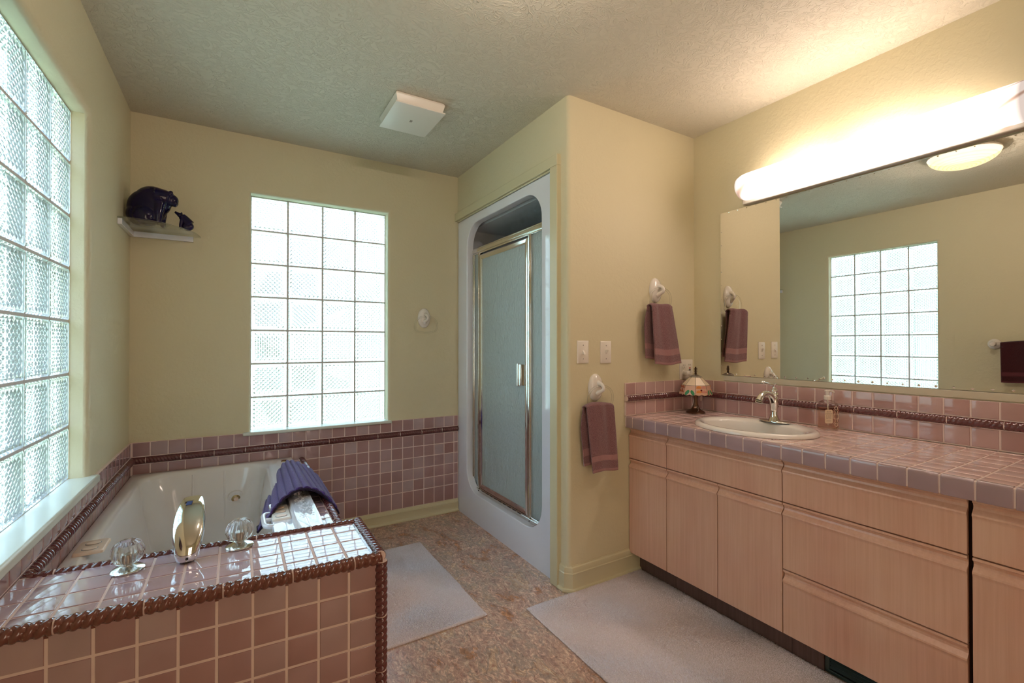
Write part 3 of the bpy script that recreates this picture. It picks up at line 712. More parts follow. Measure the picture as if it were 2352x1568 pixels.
def blob(name, ells, mat, voxel, it, label, cat):
    bm = B()
    for e in ells:
        if e[0] == 'e': ellipsoid(bm, *e[1:], u=40, v=26)
        else: tube(bm, spline([(*p, ) for p in e[1]], 5), [e[2][min(i//5, len(e[2])-1)]*(1-(i % 5)/5) + e[2][min(i//5+1, len(e[2])-1)]*(i % 5)/5 for i in range(5*(len(e[1])-1)+1)], 20)
    o = obj(name, bm, mat, smooth=True)
    r = o.modifiers.new('r', 'REMESH'); r.mode = 'VOXEL'; r.voxel_size = voxel; r.use_smooth_shade = True
    s = o.modifiers.new('s', 'SMOOTH'); s.factor = .6; s.iterations = it
    return tag(o, label, cat)
y = 2.945
blob('bear_figurine', [
    ('e', (-.392, y+.005, ZS+.092), (.082, .060, .092), (0, .15, 0)),          # haunch and back
    ('e', (-.368, y, ZS+.125), (.078, .052, .078), (0, .3, 0)),                # hump
    ('e', (-.425, y+.005, ZS+.055), (.052, .058, .056)),                       # rump
    ('e', (-.400, y-.040, ZS+.045), (.046, .026, .048), (0, -.2, 0)),          # near thigh
    ('t', [(-.400, y-.045, ZS+.012), (-.365, y-.052, ZS+.011), (-.348, y-.052, ZS+.010)], [.013, .013, .010]),
    ('t', [(-.338, y-.028, ZS+.120), (-.342, y-.034, ZS+.07), (-.344, y-.036, ZS+.022), (-.335, y-.040, ZS+.010)], [.030, .022, .015, .012]),
    ('t', [(-.332, y+.022, ZS+.120), (-.332, y+.024, ZS+.07), (-.332, y+.024, ZS+.022), (-.320, y+.022, ZS+.010)], [.028, .020, .014, .012]),
    ('t', [(-.350, y, ZS+.150), (-.318, y-.004, ZS+.150), (-.298, y-.006, ZS+.146)], [.052, .042, .036]),   # neck
    ('e', (-.294, y-.006, ZS+.144), (.034, .028, .032), (0, .5, 0)),
    ('t', [(-.294, y-.006, ZS+.140), (-.278, y-.008, ZS+.126), (-.267, y-.009, ZS+.118)], [.027, .018, .0115]),  # muzzle
    ('e', (-.292, y-.030, ZS+.174), (.011, .007, .013)), ('e', (-.292, y+.016, ZS+.174), (.011, .007, .013))],
    'bear_glaze', .0026, 9, 'large glossy dark blue ceramic bear bending its head, on the corner shelf', 'figurine')
yc = 2.955
blob('bear_figurine', [
    ('e', (-.222, yc, ZS+.022), (.026, .020, .024)), ('e', (-.228, yc-.014, ZS+.016), (.018, .010, .017)),
    ('t', [(-.216, yc, ZS+.030), (-.238, yc, ZS+.058), (-.250, yc, ZS+.072)], [.026, .021, .016]),
    ('t', [(-.246, yc-.008, ZS+.052), (-.252, yc-.009, ZS+.028), (-.254, yc-.010, ZS+.006)], [.010, .0075, .0065]),
    ('t', [(-.246, yc+.008, ZS+.052), (-.250, yc+.009, ZS+.028), (-.250, yc+.010, ZS+.006)], [.010, .0075, .0065]),
    ('e', (-.256, yc, ZS+.075), (.0135, .011, .012)),
    ('t', [(-.260, yc, ZS+.077), (-.272, yc-.001, ZS+.085), (-.278, yc-.001, ZS+.090)], [.010, .007, .005]),
    ('e', (-.249, yc-.009, ZS+.086), (.004, .003, .004)), ('e', (-.249, yc+.008, ZS+.086), (.004, .003, .004))],
    'bear_glaze', .0014, 6, 'small glossy dark ceramic bear cub looking up, on the corner shelf', 'figurine')

# ------------------------------------------------------------------ towel rings and towels
def ring_holder(c, nrm, side, label, group, w=.046, h=.069, k=1.0):
    c, nrm, side = Vector(c), Vector(nrm), Vector(side); up = Vector((0, 0, 1))
    rt = thing('towel_ring', label, 'towel ring', c, group)
    M = Matrix((( side.x, up.x, nrm.x, c.x), (side.y, up.y, nrm.y, c.y), (side.z, up.z, nrm.z, c.z), (0, 0, 0, 1)))
    bm = B(); lathe(bm, [(1.0, .0006), (1.0, .006), (.93, .013), (.75, .020), (.45, .026), (.2, .028), (0, .0285)], 36, M @ Matrix.Diagonal((w, h, 1, 1)))
    obj('wall_plate', bm, 'white_ceramic', rt, smooth=40)
    bm = B(); tube(bm, [M @ Vector(p) for p in spline([(.004, .022, .020), (.008, .016, .040), (.011, .004, .052), (.010, -.010, .050), (.003, -.020, .034), (-.002, -.028, .020)], 6)], [.016-.0075*math.sin(PI*i/30) for i in range(31)], 14)
    obj('hook', bm, 'white_ceramic', rt, smooth=True)
    bm = B(); cy = -.052; rr_ = []
    for i in range(48):
        a = 2*PI*i/48; x = math.cos(a); y_ = math.sin(a)
        X = .080*math.copysign(abs(x)**.85, x); Y = (.062*abs(y_)**.9 if y_ > 0 else -.052*abs(y_)**.55)
        rr_.append(M @ Vector((X + .004, cy + Y*.98, .040 - .012*(Y < 0)*abs(y_))))
    tube(bm, rr_, .0055, 10, closed=True)
    obj('clear_ring', bm, 'clear_ring', rt, smooth=True)
    return rt
GR = 'white towel rings with clear hoops'
ring_holder((1.134, YB, 1.397), (0, -1, 0), (1, 0, 0), 'empty white towel ring with clear hoop beside the far window', GR)
ring_holder((2.002, YS, 1.512), (0, -1, 0), (1, 0, 0), 'white towel ring with clear hoop holding the upper hand towel by the mirror', GR)
ring_holder((1.564, YS, .993), (0, -1, 0), (1, 0, 0), 'white towel ring with clear hoop holding the lower hand towel below the switches', GR)

def towel(label, O, U, Nn, top, wt, wb, drop, seed, mats=('terry', 'terry_band'), back=.03, sk=.0, bsk=-.02):
    """hand towel folded over a hoop: front layer, back layer; O = hoop point, U = width direction, Nn = out of the wall"""
    O, U, Nn = Vector(O), Vector(U), Vector(Nn); rd = random.Random(seed); bm = B(); nu = 44
    ph = [rd.uniform(0, 6) for _ in range(4)]
    S = []                                      # (z offset from the hoop, out offset, layer)
    for i in range(50): S.append((-drop*(1-i/49), .017, 0))
    for i in range(1, 12):
        a = PI*i/12; S.append((.012*math.sin(a), .017*math.cos(a), 1))
    for i in range(50): S.append((-(drop-back)*i/49, -.014, 2))
    rows = []
    for z, d, l in S:
        f = min(1, max(0, -z/drop)); w = wt + (wb-wt)*f; row = []
        for j in range(nu+1):
            t = j/nu; u = (t-.5)*w + sk*f + (bsk if l == 2 else 0)*(min(1, f*3))
            fold = .0055*math.sin(t*PI*3+ph[0]+f*1.2)*(1-.45*f) + .0018*math.sin(t*PI*6+ph[1]-f*2)*(1-f*.6)
            edge = .004*math.sin(PI*min(1, t*8)) if False else 0
            zz = z + (0.004*math.sin(t*PI*2+ph[3]) if l != 1 else .004*math.sin(t*PI*2+ph[3])*.8) - (.010*(abs(t-.5)*2)**4 if l == 1 or f < .1 else 0)*(1-f)
            out = d*(1+.25*f) + fold*(1 if l == 0 else .55)
            row.append(bm.verts.new(O + U*u + Nn*out + Vector((0, 0, zz))))
        rows.append((row, z, l))
    for a in range(len(rows)-1):
        z = (rows[a][1] + rows[a+1][1])/2; q = -z; L_ = drop if rows[a][2] == 0 else drop-back
        e = L_ - q; mi = 1 if (e < .014 or (.050 < e < .082)) and rows[a][2] != 1 else 0
        for j in range(nu): bm.faces.new((rows[a][0][j], rows[a][0][j+1], rows[a+1][0][j+1], rows[a+1][0][j])).material_index = mi
    o = obj('hand_towel', bm, list(mats), smooth=True)
    s = o.modifiers.new('s', 'SOLIDIFY'); s.thickness = .007; s.offset = 0
    tx = bpy.data.textures.new('terry_loops', 'CLOUDS'); tx.noise_scale = .004
    return tag(o, label, 'hand towel', 'mauve hand towels')
towel('mauve hand towel hanging from the upper ring next to the outlet and mirror', (1.985, 1.740, 1.420), (1, 0, 0), (0, -1, 0), 0, .165, .212, .318, 1, sk=.045, bsk=-.028)
towel('mauve hand towel hanging from the lower ring beside the vanity counter', (1.545, 1.742, .908), (1, 0, 0), (0, -1, 0), 0, .170, .158, .325, 5, sk=.028, bsk=-.022)
# towel bar with dark towel on the left wall (in the mirror)
rt = thing('towel_bar', 'clear towel bar on white round posts on the left wall, seen in the mirror', 'towel bar', (XL, .85, 1.215))
for yy in (1.155, .545):
    M = Matrix(((0, 0, 1, XL), (1, 0, 0, yy), (0, 1, 0, 1.215), (0, 0, 0, 1)))
    bm = B(); lathe(bm, [(.040, .0006), (.040, .008), (.034, .015), (.018, .024), (.014, .05), (.019, .058), (.016, .068), (0, .070)], 32, M)
    obj('post', bm, 'white_ceramic', rt, smooth=40)
bm = B(); tube(bm, [(XL+.055, .545, 1.218), (XL+.055, 1.155, 1.218)], .008, 12); obj('bar', bm, 'clear_ring', rt, smooth=40)
o = towel('dark wine towel hung over the clear bar, seen in the mirror', (XL+.055, .905, 1.226), (0, 1, 0), (1, 0, 0), 0, .41, .40, .305, 9, ('terry_wine', 'wine_band'), .02)
del o['group']; o['category'] = 'towel'; o.name = 'bath_towel'

# ------------------------------------------------------------------ switches, outlet
def switch(cx, cz, up, label):
    rt = thing('light_switch', label, 'light switch', (cx, YS, cz), 'white toggle light switches')
    bm = B(); loft(bm, [[Vector((a, YS-d, b_)) for a, b_ in rrect(cx-.0365+i, cx+.0365-i, cz-.057+i, cz+.057-i, .003, 3)] for i, d in ((0, .0003), (0, .003), (.004, .006))])
    obj('cover_plate', bm, 'white_plastic', rt, smooth=40)
    bm = B(); s = 1 if up else -1
    prism(bm, [(cx-.005, YS-.005, cz-.010*s), (cx-.005, YS-.005, cz+.010*s), (cx-.005, YS-.018, cz+.014*s), (cx-.005, YS-.018, cz+.007*s)], (.010, 0, 0)); obj('toggle', bm, 'white_plastic', rt, bevel=.001)
    for z in (cz-.034, cz+.034):
        bm = B(); lathe(bm, [(0, .001), (.0025, .001), (.003, 0)], 12, Matrix.Translation((cx, YS-.006, z)) @ Matrix.Rotation(PI/2, 4, 'X')); obj('screw', bm, 'pewter', rt)
switch(1.484, 1.173, False, 'white toggle light switch, the left one near the wall corner')
switch(1.636, 1.171, True, 'white toggle light switch, the right one nearer the upper towel')
rt = thing('wall_outlet', 'white double wall outlet with red and black test buttons above the backsplash', 'outlet', (2.268, YS, 1.066))
cx, cz = 2.262, 1.066
bm = B(); loft(bm, [[Vector((a, YS-d, b_)) for a, b_ in rrect(cx-.057+i, cx+.057-i, cz-.057+i, cz+.057-i, .003, 3)] for i, d in ((0, .0003), (0, .003), (.004, .006))])
obj('cover_plate', bm, 'white_plastic', rt, smooth=40)
for z in (cz+.020, cz-.020):
    bm = B(); lathe(bm, [(0, .002), (.0155, .002), (.017, 0)], 24, Matrix.Translation((cx-.024, YS-.0062, z)) @ Matrix.Rotation(PI/2, 4, 'X') @ Matrix.Diagonal((1, 1, 1, 1)))
    s_ = obj('socket', bm, 'white_plastic', rt, smooth=40)
    bm = B(); box(bm, (cx-.031, YS-.0088, z+.000), (cx-.0295, YS-.008, z+.009)); box(bm, (cx-.0185, YS-.0088, z+.001), (cx-.017, YS-.008, z+.008)); lathe(bm, [(0, .0008), (.0025, .0008), (.0025, 0)], 10, Matrix.Translation((cx-.024, YS-.008, z-.007)) @ Matrix.Rotation(PI/2, 4, 'X'))
    obj('slots', bm, 'black_hole', s_)
fc = obj('test_face', bx((cx+.007, YS-.0082, cz-.034), (cx+.041, YS-.005, cz+.034)), 'white_plastic', rt, bevel=.001)
bm = B()
for z in (cz+.022, cz-.024): box(bm, (cx+.016, YS-.0090, z), (cx+.0175, YS-.0081, z+.008)); box(bm, (cx+.030, YS-.0090, z), (cx+.0315, YS-.0081, z+.007))
obj('slots', bm, 'black_hole', fc)
obj('reset_button', bx((cx+.0185, YS-.0105, cz+.004), (cx+.0295, YS-.008, cz+.010)), 'red_button', fc)
obj('test_button', bx((cx+.0185, YS-.0105, cz-.007), (cx+.0295, YS-.008, cz-.001)), 'black_hole', fc)
rt = thing('plug', 'white plug with thin cord in the lower left socket of the outlet', 'plug', (cx-.024, YS-.01, cz-.02))
bm = B(); loft(bm, [[Vector((a, YS-.009-d, b_)) for a, b_ in rrect(cx-.038+i, cx-.010-i, cz-.034+i, cz-.008-i, .005, 4)] for i, d in ((0, 0), (0, .030), (.004, .034))])
obj('plug_body', bm, 'white_ceramic', rt, smooth=40)
bm = B(); tube(bm, spline([(cx-.012, YS-.034, cz-.018), (cx+.012, YS-.045, cz-.016), (cx+.030, YS-.040, cz-.035), (cx+.034, YS-.030, cz-.09), (cx+.030, YS-.032, cz-.16), (2.245, YS-.055, .8395), (2.215, YS-.085, .8385)], 8), .0018, 8)
obj('cord', bm, 'white_plastic', rt, smooth=True)

# ------------------------------------------------------------------ vanity cabinets
CX, CT, CB = 1.80, .768, .105
def front(bm, y0, y1, zb, zt):         # y0<y1; slab front with routed finger pull at its top
    X = CX + .018
    pr = [(0, zt), (.018, zt), (.0185, zt-.007), (.010, zt-.012), (.0065, zt-.020), (.0085, zt-.027), (.016, zt-.034), (.0215, zt-.039), (.0225, zt-.044), (.0195, zt-.050), (.018, zt-.056), (.018, zb+.002), (.016, zb), (0, zb)]
    g = .0018
    prism(bm, [(X-a, y0+g, z) for a, z in pr], (0, y1-y0-2*g, 0))
def cabinet(y0, y1, label, drawers, doors, group='maple vanity cabinets'):
    rt = thing('vanity_cabinet', label, 'cabinet', (2.05, (y0+y1)/2, 0), group)
    obj('carcass', bx((CX+.020, y0+.0006, CB), (XR-.003, y1-.0006, .772)), 'dark_gap', rt)
    for (a, b_, zb, zt) in drawers:
        bm = B(); front(bm, a, b_, zb, zt); obj('drawer_front', bm, 'pickled_maple', rt, smooth=30)
    for (a, b_, zb, zt) in doors:
        bm = B(); front(bm, a, b_, zb, zt); obj('door', bm, 'pickled_maple', rt, smooth=30)
    return rt
g2 = .0035
Y0, Y1, Y2, Y3, Y4, Y5 = 1.788, 1.5385, 1.2615, .984, .458, -.08
c1 = cabinet(Y1, Y0, 'narrow maple vanity cabinet against the side wall with one drawer and one door', [(Y1, Y0, .607, CT)], [(Y1, Y0, CB, .607-g2)])
c2 = cabinet(Y3, Y1, 'maple sink cabinet with wide false drawer front over two doors below the basin', [(Y3, Y1, .607, CT)], [(Y2, Y1, CB, .607-g2), (Y3, Y2, CB, .607-g2)])
c3 = cabinet(Y4, Y3, 'maple drawer bank with three wide drawers right of the sink cabinet', [(Y4+.004, Y3, .607, CT), (Y4+.004, Y3, .352, .607-g2), (Y4+.004, Y3, CB, .352-g2)], [])
c4 = cabinet(Y5, Y4, 'maple vanity cabinet at the right edge of the photo with drawer above door', [(Y5, Y4-.004, .607, CT)], [(Y5, Y4-.004, CB, .607-g2)])
TK = 1.868
for c_, (a, b_) in ((c1, (Y1, Y0)), (c2, (Y3, Y1)), (c3, (.872, Y3)), (c4, (Y5, Y4))):
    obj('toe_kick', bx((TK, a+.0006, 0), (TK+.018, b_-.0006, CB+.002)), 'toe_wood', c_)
rt = thing('floor_register', 'dark metal heat register in the toe kick under the drawer bank', 'register', (1.9, .7, 0))
bm = B(); box(bm, (TK+.004, .49, .004), (TK+.012, .870, .016)); box(bm, (TK+.004, .49, .075), (TK+.012, .870, .090)); box(bm, (TK+.004, .856, .016), (TK+.012, .870, .075)); box(bm, (TK+.004, .49, .016), (TK+.012, .50, .075))
obj('frame', bm, 'register_metal', rt, bevel=.001)
bm = B()
for k in range(4): prism(bm, [(TK+.006, .50, .022+k*.014), (TK+.008, .50, .020+k*.014), (TK+.020, .50, .030+k*.014), (TK+.018, .50, .032+k*.014)], (0, .356, 0))
obj('louvers', bm, 'register_metal', rt)
obj('duct_box', bx((TK+.03, .49, .004), (TK+.04, .87, .095)), 'black_hole', rt)

# countertop
ZC = .8313; FX = 1.769
SX, SY = 2.000, 1.222
rt = thing('countertop', 'pink tiled vanity countertop with mauve tiled front edge', 'countertop', (2.05, .9, .77))
def inel(x, y, k=1.0): return ((x-SX)/(.172*k))**2 + ((y-SY)/(.224*k))**2 < 1
bm = B(); K = 72; z0, z1 = .7735, ZC-.0018; el, rc = [], []
for i in range(K):
    t = 2*PI*i/K; cx_, sy_ = math.cos(t), math.sin(t); el.append((SX+.172*cx_, SY+.224*sy_))
    m_ = min(((XR-.003-SX) if cx_ > 0 else (SX-FX-.0095))/max(abs(cx_), 1e-6)/.172, ((YS-.0005-SY) if sy_ > 0 else .30)/max(abs(sy_), 1e-6)/.224)
    rc.append((SX+.172*cx_*m_, SY+.224*sy_*m_))
for cxx, cyy in ((XR-.003, YS-.0005), (FX+.0095, YS-.0005), (FX+.0095, SY-.30), (XR-.003, SY-.30)):      # snap the nearest outline point to each corner
    i = min(range(K), key=lambda q: (rc[q][0]-cxx)**2+(rc[q][1]-cyy)**2); rc[i] = (cxx, cyy)
P_ = lambda L, z: [Vector((x, y, z)) for x, y in L]
R_ = [P_(rc, z1), P_(el, z1), P_(el, z0), P_(rc, z0)]; R_.append(R_[0]); loft(bm, R_, True, False, False)
box(bm, (FX+.0095, Y5, z0), (XR-.003, SY-.30, z1)); bmesh.ops.remove_doubles(bm, verts=bm.verts[:], dist=1e-6)
obj('grout_bed', bm, 'grout', rt)
bm = B(); us = cuts(FX+.022, XR-.012, FX+.0762*.98); vs = cuts(Y5, YS-.010, 1.7336); full = []; tz_ = ZC
for (u0, v0, u1, v1) in grid(us, vs):
    cs = [inel(a, b_) for a in (u0, (u0+u1)/2, u1) for b_ in (v0, (v0+v1)/2, v1)]
    if not any(cs): full.append((u0, v0, u1, v1)); continue
    if all(cs): continue
    n_ = 10; gg = .0026; gx = [u0+gg+(u1-u0-2*gg)*i/n_ for i in range(n_+1)]; gy = [v0+gg+(v1-v0-2*gg)*i/n_ for i in range(n_+1)]; vv = {}
    def gv(i, j):
        if (i, j) not in vv: vv[i, j] = bm.verts.new((gx[i], gy[j], tz_))
        return vv[i, j]
    for i in range(n_):
        for j in range(n_):
            if not inel((gx[i]+gx[i+1])/2, (gy[j]+gy[j+1])/2): bm.faces.new((gv(i, j), gv(i+1, j), gv(i+1, j+1), gv(i, j+1)))
ex = bmesh.ops.extrude_edge_only(bm, edges=[e for e in bm.edges if e.is_boundary])
for v in ex['geom']:
    if isinstance(v, bmesh.types.BMVert): v.co.z -= .004
tiles(bm, (0, 0, ZC-.0055), (1, 0, 0), (0, 1, 0), (0, 0, 1), full, .0022, .0055)
obj('top_tiles', bm, 'tile_pink', rt, smooth=40)
bm = B()
for a, b_ in zip(vs, vs[1:]):          # bullnose edge tiles: face, rounded corner, strip on top
    if b_-a < .01: continue
    y0, y1 = a+.0022, b_-.0022
    pr = [(FX+.012, .772), (FX+.001, .772), (FX, .774), (FX, ZC-.010), (FX+.001, ZC-.005), (FX+.004, ZC-.0012), (FX+.009, ZC), (FX+.022, ZC-.0003), (FX+.022, ZC-.008), (FX+.010, ZC-.008)]
    L0 = [Vector((x, y0+.0015, z)) for x, z in pr]; 
    prism(bm, [(x, y0, z) for x, z in pr], (0, y1-y0, 0))
obj('edge_tiles', bm, 'tile_nosing', rt, bevel=.0015)
obj('edge_grout', bx((FX+.002, Y5, .7738), (FX+.03, YS-.0006, ZC-.0022)), 'grout', rt, bevel=.003)

# backsplash
def splash(label, O, U, Nn, L, start, hand, rstart, loc):
    rt = thing('tile_backsplash', label, 'backsplash', loc)
    O, U, Nn = Vector(O), Vector(U), Vector(Nn); up = Vector((0, 0, 1))
    z0, z1, z2, z3 = ZC+.0005, .9065, .9405, 1.0075
    bm = B(); us = cuts(0, L, start)
    tiles(bm, O + Nn*.006, U, up, Nn, grid(us, [z0+.002, z1]) + grid(us, [z2, z3]), .0022, .0055)
    obj('wall_tiles', bm, 'tile_rose', rt, smooth=40)
    bm = B(); a = O + up*z0; pts = [a, a+U*L, a+U*L+up*(z3-z0-.002), a+up*(z3-z0-.002)]
    prism(bm, pts, Nn*.0095); obj('grout_bed', bm, 'grout', rt)
    bm = B(); rope(bm, O + up*((z1+z2)/2) + Nn*.012, O + U*L + up*((z1+z2)/2) + Nn*.0085, Nn, .0165, rstart, hand=hand, lobes=10, k=1.5, dp=.28)
    prism(bm, [p + up*(z1-z0+.001) if i < 2 else p - up*(z3-.002-z2+.001) for i, p in enumerate(pts)], Nn*.0112)
    obj('rope_border', bm, ['rope_glaze', 'grout'], rt, smooth=50)
splash('mauve tile backsplash with rope border on the side wall behind the stained glass lamp', (FX, YS-.0003, 0), (1, 0, 0), (0, -1, 0), XR-FX-.012, -.0035, -1, .0, (2.0, YS, ZC))
splash('mauve tile backsplash with rope border running under the mirror', (XR-.0003, YS-.012, 0), (0, -1, 0), (-1, 0, 0), YS-.012-Y5, .0480, 1, .06, (XR, .9, ZC))

# sink
rt = thing('sink', 'oval cream porcelain drop-in sink in the pink tiled countertop', 'sink', (SX, SY, ZC))
def er(a, b_, z, dx=0): return [Vector((SX+dx+a*math.cos(t), SY+b_*math.sin(t), z)) for t in [2*PI*i/72 for i in range(72)]]
bm = B(); z = ZC
loft(bm, [er(.209, .262, z+.0012), er(.2095, .2625, z+.006), er(.205, .258, z+.0145), er(.196, .249, z+.0185), er(.186, .239, z+.0185), er(.158, .216, z+.012, -.018), er(.152, .210, z+.004, -.018), er(.142, .198, z-.03, -.018), er(.120, .165, z-.085, -.016), er(.07, .10, z-.120, -.014), er(.025, .025, z-.125, -.012),
          er(.03, .03, z-.135, -.012), er(.08, .11, z-.130, -.014), er(.130, .175, z-.09, -.016), er(.150, .206, z-.03, -.018), er(.162, .214, z-.001, -.012), er(.209, .262, z+.0012)], True, False, False)
bmesh.ops.remove_doubles(bm, verts=bm.verts[:], dist=1e-6)
obj('basin', bm, 'porcelain', rt, smooth=60)
bm = B(); lathe(bm, [(0, .002), (.018, .003), (.024, .001), (.025, -.004)], 24, Matrix.Translation((SX-.012, SY, ZC-.125))); obj('drain', bm, 'chrome', rt, smooth=40)
# faucet
FXc, FY = 2.152, 1.212; FZ = ZC+.0185
rt = thing('faucet', 'polished chrome single lever faucet with arched spout behind the sink', 'faucet', (FXc, FY, FZ))
bm = B(); loft(bm, [[Vector((FXc+.026*k*math.sin(t)*(.45+.55*(1-abs(math.cos(t))**2)), FY+.074*k*math.cos(t), FZ+z)) for t in [2*PI*i/48 for i in range(48)]] for k, z in ((1, 0), (1, .003), (.9, .0055), (.4, .008))])
obj('base_plate', bm, 'chrome_brushed', rt, smooth=50)
bm = B(); lathe(bm, [(.027, .004), (.026, .008), (.019, .022), (.0155, .040), (.016, .060), (.019, .085), (.0205, .105), (.018, .118), (0, .122)], 32, Matrix.Translation((FXc, FY, FZ)))
obj('body', bm, 'chrome', rt, smooth=40)
pp = spline([(FXc+.004, FY, FZ+.070), (FXc-.008, FY, FZ+.100), (FXc-.035, FY, FZ+.128), (FXc-.070, FY, FZ+.137), (FXc-.100, FY, FZ+.128), (FXc-.122, FY, FZ+.104)], 6)
bm = B(); tube(bm, pp, [.018-.006*min(1, i/14) + .0035*max(0, (i-24)/6) for i in range(len(pp))], 16); obj('spout', bm, 'chrome', rt, smooth=40)
bm = B(); lathe(bm, [(0, -.003), (.0125, -.003), (.016, 0), (.016, .005), (0, .006)], 20, Matrix.Translation((FXc-.123, FY, FZ+.099)) @ Matrix.Rotation(.35, 4, 'Y')); obj('aerator', bm, 'chrome_brushed', rt, smooth=40)
bm = B(); lathe(bm, [(.013, .112), (.017, .118), (.019, .126), (.017, .134), (.012, .139), (.015, .144), (.014, .150), (.008, .156), (.006, .164), (.010, .172), (.012, .176), (0, .178)], 28, Matrix.Translation((FXc, FY, FZ))); obj('valve_cap', bm, 'chrome', rt, smooth=50)
bm = B(); tube(bm, spline([(FXc+.006, FY, FZ+.172), (FXc-.02, FY, FZ+.175), (FXc-.06, FY, FZ+.182), (FXc-.085, FY, FZ+.187)], 6), [.008-.004*min(1, i/10)+.0025*max(0, (i-13)/5) for i in range(19)], 12); obj('lever', bm, 'chrome', rt, smooth=True)
bm = B(); ellipsoid(bm, (FXc-.092, FY, FZ+.188), (.010, .008, .007)); obj('lever_tip', bm, 'chrome', rt, smooth=True)

# soap bottle
bx_, by_ = 2.262, 1.036; zb = ZC+.0004
rt = thing('soap_dispenser', 'clear pump soap bottle with cream label and tile print beside the sink', 'soap dispenser', (bx_, by_, zb))
from mathutils import Euler
RB = Matrix.Translation((bx_, by_, zb)) @ Matrix.Rotation(math.radians(-32), 4, 'Z') @ Matrix.Diagonal((.90, .92, 1, 1))     # local x across the view, -y to the camera
def bb(w, d, z, r): return [RB @ Vector((a, b_, z)) for a, b_ in rrect(-w, w, -d, d, r, 6)]
bm = B(); loft(bm, [bb(.040, .026, 0, .018), bb(.043, .029, .004, .020), bb(.043, .029, .105, .020), bb(.039, .026, .118, .020), bb(.028, .021, .127, .017), bb(.015, .0145, .132, .0143), bb(.0135, .0135, .136, .0134)])
obj('bottle', bm, 'soap_bottle', rt, smooth=50)
bm = B(); loft(bm, [bb(.0385, .0245, .006, .017), bb(.0395, .0255, .012, .018), bb(.0395, .0255, .098, .018)]); obj('liquid_soap', bm, 'soap_liquid', rt, smooth=50)
bm = B(); lathe(bm, [(0, .133), (.0155, .133), (.016, .136), (.016, .149), (.013, .152), (0, .152)], 28, RB); obj('collar', bm, 'white_ceramic', rt, smooth=40)
bm = B(); lathe(bm, [(0, .150), (.0085, .150), (.0085, .168), (.010, .171), (0, .172)], 20, RB); tube(bm, [RB @ Vector(p) for p in spline([(-.014, 0, .173), (0, 0, .171), (.018, 0, .171), (.032, 0, .166)], 5)], [.0028]*3+[.005]*6+[.0035]*7, 10); obj('pump_head', bm, 'white_ceramic', rt, smooth=50)
bm = B(); tube(bm, [RB @ Vector((0, 0, .02)), RB @ Vector((0, 0, .14))], .0022, 8); obj('dip_tube', bm, 'white_plastic', rt, smooth=True)
yl = -.0294
bm = B(); a_, b2, c2_, d2 = -.033, .0045, .032, .092; ch = .004
prism(bm, [RB @ Vector(p) for p in ((a_+ch, yl, c2_), (b2-ch, yl, c2_), (b2, yl, c2_+ch), (b2, yl, d2-ch), (b2-ch, yl, d2), (a_+ch, yl, d2), (a_, yl, d2-ch), (a_, yl, c2_+ch))], RB.to_3x3() @ Vector((0, -.0005, 0)))
lab = obj('label', bm, 'label_cream', rt)
def text_mesh(s, size, M, mat, parent, name='lettering'):
    cu = bpy.data.curves.new(name, 'FONT'); cu.body = s; cu.size = size; cu.align_x = 'CENTER'; cu.space_character = 1.15; cu.extrude = .00008
    t = bpy.data.objects.new('t', cu); C.objects.link(t)
    dg = bpy.context.evaluated_depsgraph_get(); me = bpy.data.meshes.new_from_object(t.evaluated_get(dg)); bpy.data.objects.remove(t)
    me.transform(M); me.materials.append(MATS[mat])
    o = bpy.data.objects.new(name, me); C.objects.link(o); o.parent = parent
    o.matrix_parent_inverse = (parent.parent.matrix_basis).inverted(); o.matrix_parent_inverse = Matrix.Translation(-Vector(parent.parent.location)) if parent.parent else Matrix()
    return o
FRONT = Matrix.Rotation(PI/2, 4, 'X')
for i, s in enumerate(('BLACK', 'CURRANT', '& OLIVE', 'BUTTER')):
    o = text_mesh(s, .0088, RB @ Matrix.Translation(((a_+b2)/2, yl-.0007, .080-i*.0092)) @ FRONT @ Matrix.Diagonal((.72, 1, 1, 1)), 'label_ink', lab)
    o.matrix_parent_inverse = Matrix()
bm = B()
for i in range(2):
    for x in (-.026, -.002): pass
    p0 = [RB @ Vector(q) for q in ((-.026, yl-.0006, .044-i*.004), (-.003, yl-.0006, .044-i*.004), (-.003, yl-.0006, .0445-i*.004), (-.026, yl-.0006, .0445-i*.004))]
    prism(bm, p0, RB.to_3x3() @ Vector((0, -.0002, 0)))
obj('fine_lines', bm, 'label_ink', lab)
bm = B(); bd = B()
def pring(cx, cz, r, w):
    tube(bm, [RB @ Vector((cx+r*math.cos(a), yl, cz+r*math.sin(a))) for a in [2*PI*i/20 for i in range(20)]], w, 5, closed=True)
for cz in (.026, .062, .098):
    R_ = .0125 if abs(cz-.062) < .001 else .008; pring(.0215, cz, R_, .0007); pring(.0215, cz, R_*.8, .0004)
for cz in (.043, .081):
    for sx in (-1, 1):
        tube(bm, [RB @ Vector(p) for p in spline([(.0215+sx*.013, yl, cz-.012), (.0215+sx*.006, yl, cz-.003), (.0215+sx*.006, yl, cz+.003), (.0215+sx*.013, yl, cz+.012)], 5)], .0008, 5)
for cz in (.018, .038, .049, .078, .088, .106):
    for sx in (-1, 1): ellipsoid(bd, RB @ Vector((.0215+sx*.0105, yl, cz)), (.0022, .0008, .0028), u=8, v=6)
obj('printed_pattern', bm, 'bottle_print', rt, smooth=True); obj('printed_dots', bd, 'bottle_dot', rt, smooth=True)

